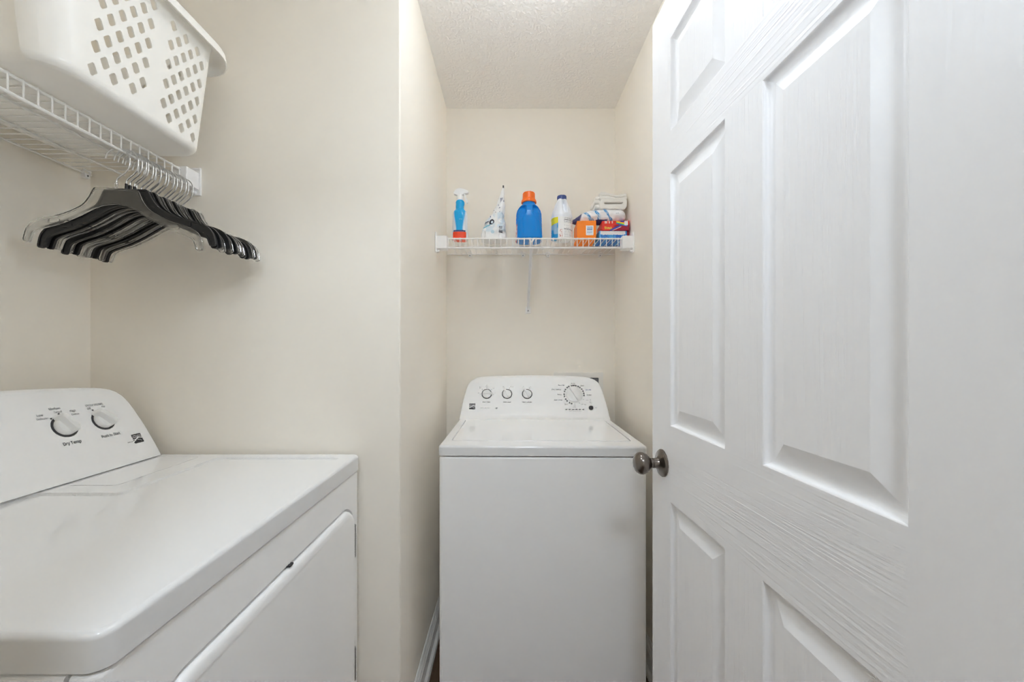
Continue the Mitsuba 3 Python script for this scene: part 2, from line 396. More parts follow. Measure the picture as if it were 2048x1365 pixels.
WSX, WSY = 0.70, 0.84
def word(thing, s, u, v, h, yf0, z0, world, mat='ink', bold=False, name='lettering'):
    add(f'{thing}__console__{name}', xf(text(s, h, bold), face_frame(u, v, yf0, z0, 0.0001) @ np.diag([WSX, WSY, 1, 1])), mat, False, world)

def emblem(thing, u, v, w, yf0, z0, world):
    sq = affinity.skew(rrect(-0.5, 0.5, -0.5, 0.5, 0.04), 0, 0)
    cut = [LineString([(-0.40, 0.315), (-0.2, 0.335), (0.0, 0.31), (0.2, 0.335), (0.42, 0.315)]).buffer(0.028),
           LineString(bez([(-0.6, 0.13, 0), (-0.2, 0.16, 0), (0.15, 0.19, 0), (0.6, 0.17, 0)], 6)[:, :2]).buffer(0.03),
           LineString(bez([(-0.6, -0.30, 0), (-0.28, -0.14, 0), (0.0, 0.06, 0), (0.25, 0.07, 0), (0.6, -0.02, 0)], 8)[:, :2]).buffer(0.05),
           LineString(bez([(-0.5, -0.06, 0), (-0.15, -0.06, 0), (0.15, -0.16, 0), (0.36, -0.30, 0)], 8)[:, :2]).buffer(0.028),
           LineString([(-0.28, 0.16), (-0.30, -0.1)]).buffer(0.02)]
    g = affinity.scale(sq.difference(unary_union(cut)), w, w, origin=(0, 0))
    add(f'{thing}__console__emblem', xf(ext(g, 0.0004), face_frame(u, v, yf0, z0, 0.0)), 'ink', False, world)

# ------------------------------------------------------------------ washing machine
WM = T().translate([0.1155, 1.304, 0]).rotate([0, 0, 1], -1.0)
w = 'washing_machine'
cab = vbox(-0.343, 0.343, 0.0, 0.640, 0.02, 0.8615, 0.012, 0.006)
add(w + '__cabinet', tm(cab), 'enamel_front_lifted', 30, WM)
add(w + '__frame', bx(-0.26, 0.26, 0.08, 0.57, 0.855, 0.8675), 'enamel_front_lifted', False, WM)
deck = vbox(-0.345, 0.345, -0.003, 0.640, 0.8665, 0.900, 0.014, 0.009)
pocket = ext(rrect(-0.314, 0.314, 0.066, 0.478, 0.016), 0.02).translate((0, 0, 0.8935))
deck = deck - pocket
add(w + '__deck', tm(deck), 'enamel_top_dimmed', 30, WM)
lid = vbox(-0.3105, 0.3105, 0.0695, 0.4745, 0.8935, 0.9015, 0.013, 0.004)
add(w + '__lid', tm(lid), 'enamel_top_dimmed', 30, WM)
YW, ZW = 0.508, 0.900
yfw = lambda z: YW + TILT * np.asarray(z) - 0.016 * np.exp(-np.asarray(z) / 0.008)
WOUT = [(0.345, 0), (0.340, 0.045), (0.332, 0.087), (0.320, 0.135), (0.306, 0.163), (0.276, 0.180), (0.21, 0.187), (0.10, 0.1905), (0, 0.192)]
add(w + '__console', console_mesh(WOUT, yfw, 0.66, ZW), 'panel_plastic', 35, WM)
kf = lambda u, v, off=0.0: face_frame(u, v, YW, ZW, off)
for u, ang in ((-0.2235, math.radians(2)), (-0.1276, math.radians(118)), (-0.0326, math.radians(118))):
    knob(w, kf(u, 0.1093), WM, 0.0245, 0.0205, ang, 0.016, 0.011, 0.029)
knob(w, kf(0.1885, 0.1068), WM, 0.046, 0.040, math.radians(120), 0.022, 0.014, 0.0385, ring=False)
# dashes round the cycle dial
dash = []
for deg in (252, 240, 222, 209, 191, 178, 160, 147, 130, 118, 102, 92, 86, 76, 62, 50, 36, 22, 8, -5):
    r0 = 0.0435
    M = kf(0.1885, 0.1068) @ np.array(trimesh.transformations.rotation_matrix(math.radians(deg), (0, 0, 1)))
    dash.append(xf(bx(r0, r0 + 0.0062, -0.0034, 0.0034, 0, 0.0006), M))
add(w + '__console__dial_marks', cat(*dash), 'ink', False, WM)
tick = []
for deg in (-30, -62, -90):
    M = kf(0.1885, 0.1068) @ np.array(trimesh.transformations.rotation_matrix(math.radians(deg), (0, 0, 1)))
    tick.append(xf(bx(0.046, 0.050, -0.001, 0.001, 0, 0.0005), M))
for u, v in ((-0.2461, 0.1292), (-0.2239, 0.1368), (-0.2011, 0.1291), (-0.255, 0.108), (-0.1915, 0.108), (-0.1407, 0.1348), (-0.1162, 0.1348), (-0.045, 0.135), (-0.0204, 0.135)):
    tick.append(xf(ext(Point(0, 0).buffer(0.0016, quad_segs=4), 0.0005), kf(u, v)))
add(w + '__console__tick_marks', cat(*tick), 'ink_grey', False, WM)
for k in range(6):
    add(w + '__console__status_mark', xf(ext(rrect(-0.005, 0.005, -0.0021, 0.0021, 0.0015, 3), 0.0005), kf(0.1478 + 0.0156 * k, 0.0417)), 'ink', False, WM)
b = add(w + '__start_button', xf(lathe([(0.0105, 0), (0.0105, 0.003), (0.009, 0.0048), (0.0045, 0.0052), (0.0042, 0.0044), (0.0005, 0.0042)], 28), kf(0.2625, 0.0485)), 'dark_rubber', 30, WM)
for s, u, v, h, mat, bd in (('Wash Temp', -0.2235, 0.0735, 0.0068, 'ink', 1), ('Water Level', -0.1280, 0.0735, 0.0068, 'ink', 1), ('Fabric Softener', -0.0330, 0.0735, 0.0068, 'ink', 1),
        ('Series 100 High Efficiency', -0.2291, 0.0476, 0.0036, 'ink_grey', 0), ('he', -0.1763, 0.0472, 0.0090, 'ink', 1),
        ('Warm', -0.2552, 0.1400, 0.0040, 'ink_grey', 0), ('Cold', -0.2552, 0.1345, 0.0040, 'ink_grey', 0), ('Cool', -0.2239, 0.1490, 0.0040, 'ink_grey', 0), ('Warm', -0.2239, 0.1430, 0.0040, 'ink_grey', 0), ('Warm', -0.1930, 0.1350, 0.0042, 'ink_grey', 0),
        ('Cold', -0.2640, 0.1140, 0.0042, 'ink_grey', 0), ('Hot', -0.1850, 0.1140, 0.0042, 'ink_grey', 0), ('Low', -0.1459, 0.1420, 0.0044, 'ink_grey', 0), ('Deep Fill', -0.1053, 0.1420, 0.0044, 'ink_grey', 0),
        ('Off', -0.0503, 0.1416, 0.0044, 'ink_grey', 0), ('On', -0.0167, 0.1416, 0.0044, 'ink_grey', 0),
        ('Normal', 0.1880, 0.1577, 0.0062, 'ink', 1), ('Casual', 0.2298, 0.1478, 0.0060, 'ink', 1), ('Delicates', 0.2580, 0.1288, 0.0062, 'ink_blue', 1), ('Express', 0.2590, 0.1058, 0.0062, 'ink', 1),
        ('Rinse / Spin', 0.2540, 0.0830, 0.0046, 'ink_grey', 0), ('Drain / Spin', 0.2303, 0.0637, 0.0046, 'ink_grey', 0), ('Clean', 0.1871, 0.0573, 0.0046, 'ink_grey', 0), ('Washer', 0.1871, 0.0510, 0.0046, 'ink_grey', 0),
        ('Soak', 0.1490, 0.0642, 0.0062, 'ink', 1), ('Jeans / Towels', 0.1115, 0.0834, 0.0060, 'ink', 1), ('Whites', 0.1195, 0.1070, 0.0062, 'ink', 1), ('Bulky / Bedding', 0.1060, 0.1297, 0.0060, 'ink', 1), ('Heavy Duty', 0.1310, 0.1494, 0.0060, 'ink', 1),
        ('OFF', 0.2857, 0.0491, 0.0046, 'ink_grey', 0), ('Push to', 0.2641, 0.0735, 0.0042, 'ink_grey', 0), ('Start', 0.2641, 0.0665, 0.0042, 'ink_grey', 0), ('Lid Lock  Fill  Wash  Rinse  Spin  Done', 0.1900, 0.0350, 0.0036, 'ink_grey', 0)):
    word(w, s, u, v, h, YW, ZW, WM, mat, bool(bd))
emblem(w, -0.2895, 0.0538, 0.0285, YW, ZW, WM)
for sx in (-1, 1):
    for y in (0.05, 0.58):
        add(w + '__foot', xf(lathe([(0.02, 0), (0.02, 0.012), (0.008, 0.014), (0.008, 0.022)], 16), frame((sx * 0.30, y, 0), (1, 0, 0), (0, 1, 0), (0, 0, 1))), 'dark_rubber', 30, WM)
lab(w, 'white top-loading washing machine with cycle dial, in the alcove below the small shelf', 'washing machine')

# ------------------------------------------------------------------ clothes dryer (front faces +x)
DM = T().translate([-0.428, 0.783, 0]).rotate([0, 0, 1], 90.0)
d_ = 'clothes_dryer'
HW = 0.3665
body = vbox(-HW + 0.001, HW - 0.001, 0.004, 0.70, 0.02, 0.868, 0.016, 0.006)
DOORR = (-0.322, 0.330, 0.20, 0.792)
rec = ext(rrect(DOORR[0], DOORR[1], DOORR[2], DOORR[3], 0.075, 14), 0.02)
rec = rec.transform(frame((0, 0.004 + 0.013, 0), (1, 0, 0), (0, 0, 1), (0, -1, 0))[:3])
body = body - rec - mbox(-HW - 0.01, -HW + 0.03, 0.036, 0.042, 0.0, 0.9)
add(d_ + '__cabinet', tm(body), 'enamel_front_lifted', 30, DM)
# door slab: rounded rim
g = 0.006
outer = rrect(DOORR[0] + g, DOORR[1] - g, DOORR[2] + g, DOORR[3] - g, 0.069, 14)
dl = []
for ins, dy in ((0, 0.017), (0, 0.003), (0.0015, -0.002), (0.005, -0.006), (0.011, -0.008), (0.018, -0.0088), (0.022, -0.0088), (0.026, -0.0078)):
    q = np.array(outer.buffer(-ins, quad_segs=14).exterior.coords)[:-1] if ins else np.array(outer.exterior.coords)[:-1]
    # keep vertex count: move along normals instead
    p = np.array(outer.exterior.coords)[:-1]
    t_ = np.roll(p, -1, 0) - np.roll(p, 1, 0); nn = np.column_stack([t_[:, 1], -t_[:, 0]]); nn /= np.linalg.norm(nn, axis=1, keepdims=True)
    if nn[0] @ (p[0] - p.mean(0)) < 0: nn = -nn
    p = p - nn * ins
    dl.append(np.column_stack([p[:, 0], np.full(len(p), 0.004 + dy), p[:, 1]]))
add(d_ + '__door', fixn(loft(dl)), 'enamel_front_lifted', 40, DM)
for z in (0.332, 0.678):
    add(d_ + '__hinge', xf(cat(tube([(HW - 0.0365, z - 0.045, 0.0), (HW - 0.0365, z + 0.045, 0.0)], 0.0052, 12), bx(HW - 0.0365, HW - 0.028, z - 0.044, z + 0.044, -0.002, 0.0012)), frame((0, 0.004, 0), (1, 0, 0), (0, 0, 1), (0, -1, 0))), 'hinge_steel', 40, DM)
add(d_ + '__latch', rbox(-0.006, 0.007, -0.001, 0.012, 0.7868, 0.7918, 0.002), 'dark_rubber', 40, DM)
top = vbox(-HW, HW, 0.0, 0.70, 0.8725, 0.914, 0.021, 0.008, 48)
ppoly = sbox(-0.333, 0.040, 0.327, 0.575).difference(sbox(0.050, 0.389, 0.40, 0.62))
ppoly = ppoly.buffer(-0.02, join_style='mitre').buffer(0.02, quad_segs=6).buffer(0.012).buffer(-0.012, quad_segs=6)
for k in range(6):
    top = top - ext(ppoly.buffer(-0.0014 * k, quad_segs=6), 0.01).translate((0, 0, 0.914 - 0.0006 * (k + 1)))
lint = rrect(0.095, 0.335, 0.441, 0.556, 0.012)
top = top - ext(lint.difference(lint.buffer(-0.0022)), 0.01).translate((0, 0, 0.9125))
add(d_ + '__top', tm(top), 'enamel_top_dimmed', 30, DM)
add(d_ + '__frame', bx(-HW + 0.08, HW - 0.08, 0.08, 0.62, 0.862, 0.8735), 'enamel_front_lifted', False, DM)
YD, ZD = 0.562, 0.9165
yfd = lambda z: YD + TILT * np.asarray(z)
DOUT = [(0.3500, -0.0), (0.3475, 0.05), (0.342, 0.103), (0.330, 0.157), (0.312, 0.183), (0.286, 0.1945), (0.243, 0.2005), (0.12, 0.2065), (0, 0.2085)]
add(d_ + '__console', console_mesh(DOUT, yfd, 0.71, ZD), 'panel_plastic', 35, DM)
kd = lambda u, v, off=0.0: face_frame(u, v, YD, ZD, off)
knob(d_, kd(0.153, 0.118), DM, 0.0275, 0.0225, math.radians(112), 0.024, 0.0165, 0.030)
knob(d_, kd(0.242, 0.1178), DM, 0.0275, 0.0225, math.radians(126), 0.024, 0.0165, 0.030)
knob(d_, kd(-0.10, 0.115), DM, 0.046, 0.040, math.radians(100), 0.024, 0.016, 0.040)
for s, u, v, h, mat, bd in (('Dry Temp', 0.152, 0.080, 0.0088, 'ink', 1), ('Push to Start', 0.2425, 0.079, 0.0082, 'ink', 1), ('CYCLE SIGNAL', 0.2385, 0.1575, 0.0062, 'ink', 0), ('Off', 0.222, 0.1500, 0.0062, 'ink', 0), ('On', 0.2575, 0.1505, 0.0062, 'ink', 0),
        ('Low', 0.1165, 0.1500, 0.0066, 'ink', 0), ('Delicates', 0.1185, 0.1420, 0.0056, 'ink_grey', 0), ('Medium', 0.150, 0.1605, 0.0066, 'ink', 0), ('Casual', 0.1535, 0.1525, 0.0056, 'ink_grey', 0), ('High', 0.1845, 0.1505, 0.0066, 'ink', 0), ('Cotton', 0.1865, 0.1420, 0.0056, 'ink_grey', 0), ('Series 100', 0.281, 0.0515, 0.0032, 'ink_grey', 0)):
    word(d_, s, u, v, h, YD, ZD, DM, mat, bool(bd))
for u, v in ((0.134, 0.1395), (0.153, 0.1475), (0.2285, 0.145)):
    add(d_ + '__console__marker_dot', xf(ext(Point(0, 0).buffer(0.0021, quad_segs=5), 0.0005), kd(u, v)), 'ink', False, DM)
emblem(d_, 0.304, 0.0565, 0.0265, YD, ZD, DM)
for sx in (-1, 1):
    for y in (0.05, 0.64):
        add(d_ + '__foot', xf(lathe([(0.02, 0), (0.02, 0.012), (0.008, 0.014), (0.008, 0.022)], 16), frame((sx * 0.32, y, 0), (1, 0, 0), (0, 1, 0), (0, 0, 1))), 'dark_rubber', 30, DM)
lab(d_, 'white front-loading clothes dryer with sloped knob panel, below the hanging clothes hangers', 'clothes dryer')

# ------------------------------------------------------------------ wire shelves
def wire_shelf(key, M, length, depth, starts, lip, rods, clips, brace, label):
    """local: x along shelf, y from wall to front, z up; deck top at z=0"""
    r = 0.0016
    path = np.array([(0, 0.002, 0), (0, depth * 0.5, 0), (0, depth - 0.006, 0), (0, depth - 0.001, -0.001), (0, depth, -0.006), (0, depth, -lip * 0.6), (0, depth, -lip)])
    ws = shape(xf(tube(path, r, 6), np.eye(4)), 'wire_white', 40)
    for s in starts:
        add(key + '__wire', dict(ws), None, to_world=M @ T().translate([s, 0, 0]))
    for n_, y, z, rr in rods:
        add(f'{key}__{n_}', tube([(0.004, y, z), (length - 0.004, y, z)], rr, 10), 'wire_white', 40, M)
    for s in clips:
        c = cat(bx(s - 0.007, s + 0.007, 0.0, 0.012, -0.017, -0.004), tube([(s - 0.009, 0.006, -0.004), (s - 0.009, 0.012, 0.004), (s + 0.009, 0.012, 0.004), (s + 0.009, 0.006, -0.004)], 0.003, 8), tube([(s, 0.010, -0.011), (s, 0.0135, -0.011)], 0.0035, 10))
        cl = add(key + '__wall_clip', c, 'bracket_white', 40, M)
        add(cl + '__screw', tube([(s, 0.0135, -0.011), (s, 0.0148, -0.011)], 0.002, 8), 'dark_gap', 40, M)
    lab(key, label, 'shelf')

def end_bracket(key, x0, x1, depth, lip, M, plate_at):
    """moulded cap holding the shelf end on a side wall; x0 wall side"""
    a, b = min(x0, x1), max(x0, x1)
    k = add(key + '__end_bracket', rbox(a, b, depth - 0.030, depth + 0.016, -lip - 0.006, 0.0045, 0.003), 'bracket_white', 35, M)
    px = x0
    add(k + '__plate', rbox(min(px, px + plate_at * 0.006), max(px, px + plate_at * 0.006), depth - 0.008, depth + 0.021, -lip - 0.022, 0.020, 0.0025), 'bracket_white', 35, M)
    add(k + '__peg', xf(lathe([(0.006, 0), (0.006, 0.006), (0.004, 0.010), (0.0005, 0.011)], 16), frame((x0 + plate_at * 0.006, depth + 0.004, -lip - 0.014), (0, 1, 0), (0, 0, 1), (plate_at, 0, 0))), 'bracket_white', 35, M)

# shelf above the dryer: along y, front towards +x.  local x -> world y, local y -> world +x
SL = T([[0, 1, 0, WL], [1, 0, 0, 0.22], [0, 0, 1, 1.7320], [0, 0, 0, 1]])
SLn = np.array(SL.matrix, float)
LEN1 = WFAR - 0.22
st1 = [0.7284 + 0.0238 * k - 0.22 for k in range(-21, 18)]
wire_shelf('wire_shelf', SL, LEN1, 0.308, st1, 0.040,
           [('back_rod', 0.006, -0.0032, 0.003), ('middle_rod', 0.105, -0.0032, 0.003), ('middle_rod', 0.205, -0.0032, 0.003), ('front_rod', 0.3055, -0.0045, 0.0032), ('hanging_rod', 0.308, -0.040, 0.0036)],
           [0.22, 0.53, 0.706, 0.925], None, 'long white wire shelf above the dryer holding the laundry basket')
end_bracket('wire_shelf', LEN1, LEN1 - 0.050, 0.308, 0.040, SL, -1)

# shelf in the alcove: along x, front towards -y
SRX0, SRX1 = -0.3098, WR
SR = T([[1, 0, 0, SRX0], [0, -1, 0, WB], [0, 0, 1, 1.7035], [0, 0, 0, 1]])
LEN2 = SRX1 - SRX0
DEP2 = 0.290
st2 = [0.054 + 0.0253 * k for k in range(0, 31)]
wire_shelf('wire_shelf_001', SR, LEN2, DEP2, st2, 0.045,
           [('back_rod', 0.006, -0.0032, 0.003), ('middle_rod', 0.15, -0.0032, 0.003), ('front_rod', DEP2 - 0.0025, -0.0045, 0.0032), ('lip_rod', DEP2, -0.045, 0.0034)],
           [0.121, 0.388, 0.513, 0.775], None, 'short white wire shelf in the alcove holding the cleaning supplies')
end_bracket('wire_shelf_001', 0.0, 0.050, DEP2, 0.045, SR, 1)
end_bracket('wire_shelf_001', LEN2, LEN2 - 0.050, DEP2, 0.045, SR, -1)
bxc = 0.104 - SRX0
v0, v1 = np.array([bxc, DEP2 - 0.004, -0.012]), np.array([bxc, 0.003, -0.275])
dvb = (v1 - v0) / np.linalg.norm(v1 - v0); sd = np.array([1.0, 0, 0]); up = np.cross(sd, dvb)
Lb = np.linalg.norm(v1 - v0)
chan = Polygon([(-0.0065, -0.004), (0.0065, -0.004), (0.0065, 0.007), (0.0048, 0.007), (0.0048, -0.0022), (-0.0048, -0.0022), (-0.0048, 0.007), (-0.0065, 0.007)])
br = xf(ext(chan, Lb), frame(v0, sd, up, dvb))
k = add('wire_shelf_001__support_brace', fixn(br), 'bracket_white', 30, SR)
add(k + '__hook', tube([v0 + [-0.012, 0.0, 0.010], v0 + [-0.008, 0.006, 0.004], v0 + [0, 0.004, -0.010], v0 + [0.008, 0.006, 0.004], v0 + [0.012, 0.0, 0.010]], 0.0035, 8), 'bracket_white', 40, SR)
add(k + '__foot_plate', rbox(bxc - 0.013, bxc + 0.013, 0.0, 0.004, -0.302, -0.268, 0.0018), 'bracket_white', 30, SR)
add(k + '__screw', tube([(bxc, 0.004, -0.288), (bxc, 0.006, -0.288)], 0.003, 10), 'ink_grey', 40, SR)

# ------------------------------------------------------------------ laundry basket
BX, BY, BZ, BH = -0.992, 0.884, 1.7345, 0.298
def basket_solid(off, z0, z1, top_extra=0.0):
    hb, ht = np.array([0.182, 0.186]), np.array([0.192, 0.216])
    rb, rt = 0.018, 0.055
    ps = []
    for sx in (-1, 1):
        for sy in (-1, 1):
            ps.append(Manifold.revolve(CrossSection([[(0, -rb + 0.0), (0.060 - rb, -rb)] + [(0.060 - rb + rb * math.sin(a), -rb * math.cos(a)) for a in np.linspace(0.2, PI / 2, 7)] + [(0, 0)]]), 40).scale((1, 1, 1)).translate((sx * (hb[0] - 0.06), sy * (hb[1] - 0.06), rb)) if off == 0 else
                      Manifold.revolve(CrossSection([[(0, -rb + off), (0.060 - rb, -rb + off)] + [(0.060 - rb + (rb - off) * math.sin(a), -(rb - off) * math.cos(a)) for a in np.linspace(0.2, PI / 2, 7)] + [(0, 0)]]), 40).translate((sx * (hb[0] - 0.06), sy * (hb[1] - 0.06), rb)))
            ps.append(Manifold.cylinder(0.002, rt - off, rt - off, 40).translate((sx * (ht[0] - rt), sy * (ht[1] - rt), z1 - 0.002)))
    return Manifold.batch_hull(ps)
outerb = basket_solid(0.0, 0, BH)
innerb = basket_solid(0.0028, 0, BH + 0.003)
post = (outerb.translate((0, -0.005, 0)) ^ (mbox(-0.858 - BX, 0.3, -0.4, -0.10, -0.1, 0.4) + mbox(-0.4, -1.128 - BX, -0.4, -0.10, -0.1, 0.4))) ^ mbox(-0.4, 0.4, -0.4, 0.4, 0.002, BH - 0.004)
shell = (outerb + post) - innerb
# recessed panel on the ends, so the corner posts stand proud
va, vb = np.array([0.0116, 0.0134]), np.array([0.0080, -0.0178])
hole = Polygon([-(va + vb) / 2, (vb - va) / 2, (va + vb) / 2, (va - vb) / 2]).buffer(-0.0030).buffer(0.0030, quad_segs=4)
hcut = []
def hole_x(y, z, sk=0.0):
    m = ext(affinity.skew(hole, 0, 0), 0.6)
    return m.transform(frame((-0.3, y, z), (0, 1, 0), (0, 0, 1), (1, 0, 0))[:3])
def hole_y(x, z):
    return ext(hole, 0.7).transform(frame((x, 0.35, z), (1, 0, 0), (0, 0, 1), (0, -1, 0))[:3])
yc0 = 0.884
for k in range(6):                                     # near group
    for j in range(-8, 8):
        z = 1.859 + 0.028 * k + 0.0475 * j
        if 1.763 < z < 2.004: hcut.append(hole_x(0.780 + 0.0202 * k + 0.1 * (z - 1.859) - BY, z - BZ))
for k in range(6):                                     # far group
    for j in range(-8, 8):
        z = 1.846 + 0.0232 * k + 0.0495 * j
        if 1.763 < z < 2.004: hcut.append(hole_x(0.9337 + 0.0183 * k + 0.1 * (z - 1.846) - BY, z - BZ))
for k in range(1, 6):
    for j in range(-8, 8):
        z = 1.808 - 0.0 + 0.026 * k + 0.0475 * j
        if 1.752 < z < 2.004:
            hcut.append(hole_y(-0.888 - 0.0225 * k - BX, z - BZ))
shell = shell - Manifold.batch_boolean(hcut, m3.OpType.Add)
# recess crease: step-in panels on the near and far ends
def rim_loop(ex, z):
    hx, hy, r = 0.192 + ex, 0.216 + ex, 0.055 + ex
    p = np.array(sbox(-hx + r, -hy + r, hx - r, hy - r).buffer(r, quad_segs=10).exterior.coords)[:-1]
    return np.column_stack([p, np.full(len(p), z)])
rimp = [(-0.0028, BH - 0.002), (-0.0028, BH + 0.004), (0.002, BH + 0.0065), (0.015, BH + 0.005), (0.027, BH + 0.001), (0.035, BH - 0.010), (0.0375, BH - 0.030), (0.0352, BH - 0.030), (0.0325, BH - 0.011), (0.0255, BH - 0.002), (0.014, BH + 0.002), (0.002, BH + 0.003), (0.0005, BH - 0.002)]
rim = fixn(loft([rim_loop(e, z) for e, z in rimp], closed=True))
BM = T().translate([BX, BY, BZ])
add('laundry_basket__body', tm(shell), 'basket_plastic', 30, BM)
add('laundry_basket__rim', rim, 'basket_plastic', 40, BM)
# ribbed end panel standing inside the corner posts (near end)
pan = []
lab('laundry_basket', 'white plastic laundry basket with rows of slots, on the long shelf', 'laundry basket')

# ------------------------------------------------------------------ clothes hangers
half_top = [(0, 0), (0.050, -0.0005), (0.0555, -0.004), (0.061, -0.014), (0.068, -0.027), (0.082, -0.0415), (0.105, -0.052), (0.139, -0.061), (0.185, -0.0695), (0.207, -0.079), (0.220, -0.094), (0.2265, -0.117)]
half_bot = [(0.2105, -0.119), (0.2055, -0.106), (0.194, -0.0935), (0.14, -0.080), (0.095, -0.068), (0.055, -0.051), (0.028, -0.041), (0, -0.038)]
def droop(pts): return [(0.95 * x, z * (1 + 0.17 * min(1, max(0, (x - 0.06) / 0.09)))) for x, z in pts]
half_top, half_bot = droop(half_top), droop(half_bot)
tp = bez([(x, z, 0) for x, z in half_top], 4)[:, :2]; bt = bez([(x, z, 0) for x, z in half_bot], 4)[:, :2]
right = np.vstack([tp, bt]); left = right[::-1] * [-1, 1]
hp = Polygon(np.vstack([right, left[1:-1]])).buffer(0)
hp = hp.buffer(-0.0062, quad_segs=5).buffer(0.0062, quad_segs=5).simplify(0.0003)
rimw = hp.difference(hp.buffer(-0.0038, quad_segs=3))
web = hp.buffer(-0.002)
xzM = frame((0, 0, 0), (1, 0, 0), (0, 0, 1), (0, -1, 0))
# outline stands in the x-z plane, thickness along y
def slab(poly, t): return ext(poly, t).translate((0, 0, -t / 2)).transform(xzM[:3])
collar = Manifold.cylinder(0.016, 0.0038, 0.0030, 12).translate((0, 0, -0.002))
stud = [Manifold.cylinder(0.004, 0.0026, 0.0026, 10).translate((sx * 0.112, 0, -0.084)) for sx in (-1, 1)]
clasp = [slab(rrect(sx * 0.1425 - 0.013, sx * 0.1425 + 0.013, -0.090, -0.081, 0.002, 3), 0.0062) for sx in (-1, 1)]
hanger = slab(rimw, 0.0058) + slab(web, 0.0020) + collar
for q in stud + clasp: hanger = hanger + q
hk = bez([(0, 0, 0.010), (0, 0, 0.020), (0.004, 0, 0.026), (0.020, 0, 0.0395), (0.0268, 0, 0.050), (0.0292, 0, 0.064), (0.0265, 0, 0.079), (0.017, 0, 0.0905), (0.002, 0, 0.0955), (-0.014, 0, 0.0925), (-0.0255, 0, 0.083), (-0.0300, 0, 0.071)], 6)
hook_mesh = tube(hk, 0.0017, 10)
H_ = {False: shape(tm(hanger), 'hanger_black', 30), True: shape(tm(hanger), 'hanger_clear', 30)}
HK = shape(hook_mesh, 'chrome', 60)
HY = [0.944, 0.9508, 0.9597, 0.9677, 0.9752, 0.9901, 1.0003, 1.0094, 1.0187, 1.025, 1.0354, 1.0524, 1.062, 1.0745, 1.0837, 1.0959, 1.11]
clear = [1, 0, 0, 0, 1, 1, 0, 1, 0, 0, 1, 1, 0, 0, 1, 0, 1]
rng = np.random.default_rng(7)
ORD = ['first', 'second', 'third', 'fourth', 'fifth', 'sixth', 'seventh', 'eighth', 'ninth', 'tenth', 'eleventh', 'twelfth', 'thirteenth', 'fourteenth', 'fifteenth', 'sixteenth', 'last']
ROD_Z = 1.692
for i, (y, c) in enumerate(zip(HY, clear)):
    tilt = 0.3 + rng.normal(0, 1.0)
    yaw = rng.normal(0, 0.1)
    dxo = 0.009 + rng.normal(0, 0.003)
    if i == 0: tilt, yaw, dxo = 3.0, 0.0, -0.006
    # pivot at the crest of the hook on the rod
    Mh = T().translate([-0.922 + dxo, y, ROD_Z + 0.0036 + 0.0017]).rotate([0, 0, 1], yaw).rotate([0, 1, 0], tilt).translate([-0.002, 0, -0.0955])
    key = 'clothes_hanger' if i == 0 else f'clothes_hanger_{i:03d}'
    scene[key + '__body'] = {**H_[bool(c)], 'to_world': Mh}
    scene[key + '__hook'] = {**HK, 'to_world': Mh}
    col = 'clear' if c else 'black'
    where = 'nearest the front of the row' if i == 0 else ('last in the row, next to wall' if i == 16 else f'{ORD[i]} from the front of the row')
    lab(key, f'{col} plastic clothes hanger with metal hook, {where}', 'clothes hanger', 'clothes hangers in a row under the long shelf')
    lab(key + '__hook', 'shiny metal hook')

# ------------------------------------------------------------------ outlet box on the back wall
ob = rrect(0.2325, 0.483, 0.90, 1.104, 0.006)
obi = rrect(0.258, 0.460, 0.93, 1.078, 0.006)
fr = xf(ext(ob.difference(obi), 0.008), frame((0, WB, 0), (1, 0, 0), (0, 0, 1), (0, -1, 0)))
scene['box_white'] = pr((0.82, 0.80, 0.76), 0.4)
add('washer_outlet_box__frame', fixn(fr), 'box_white', 30)
add('washer_outlet_box__recess_shade', xf(ext(obi, 0.002), frame((0, WB, 0), (1, 0, 0), (0, 0, 1), (0, -1, 0))), 'ink_grey')  # flat grey plate, its colour stands in for shade inside the box
lab('washer_outlet_box', 'white wall box for water taps half hidden behind the washing machine', 'outlet box')

# ------------------------------------------------------------------ things on the alcove shelf
DZ = 1.7055
# spray bottle
SX, SY = -0.212, 1.765
def rmesh(secs, n=2.6, seg=48):
    return fixn(loft([sup(cx, cy, rx, ry, z, nn, seg) for (z, cx, cy, rx, ry, nn) in secs]))
def spray_col(p, n, uv):
    x = dr.abs(p.x - SX) / 0.945; z = (p.z - DZ + 0.031) / 0.945
    hwid = 0.0155 + 0.011 * mikit.smoothstep(0.075, 0.165, z) + 0.02 * mikit.smoothstep(0.165, 0.175, z)
    blue = 1 - mikit.smoothstep(hwid - 0.0045, hwid + 0.0045, x)
    c = mikit.mix((0.74, 0.78, 0.84), (0.005, 0.36, 0.74), blue)
    band = mikit.smoothstep(0.068, 0.069, z) * (1 - mikit.smoothstep(0.075, 0.076, z)) * (1 - mikit.smoothstep(0.027, 0.029, x))
    c = mikit.mix(c, (0.03, 0.04, 0.16), band)
    red = (1 - mikit.smoothstep(0.0675, 0.0685, z)) * (1 - mikit.smoothstep(0.029, 0.033, x)) * mikit.smoothstep(0.004, 0.005, z)
    c = mikit.mix(c, (0.85, 0.06, 0.012), red)
    lines = (1 - mikit.smoothstep(0.0, 0.001, dr.abs(z - 0.1265))) * (1 - mikit.smoothstep(0.007, 0.008, dr.abs(p.x - SX - 0.006)))
    return mikit.mix(c, (0.6, 0.85, 0.95), lines)
scene['spray_print'] = pr(mikit.proc(spray_col), 0.22, specular=0.5)
scene['blue_plastic'] = pr((0.006, 0.22, 0.58), 0.2)
scene['white_plastic'] = pr((0.86, 0.86, 0.86), 0.3)
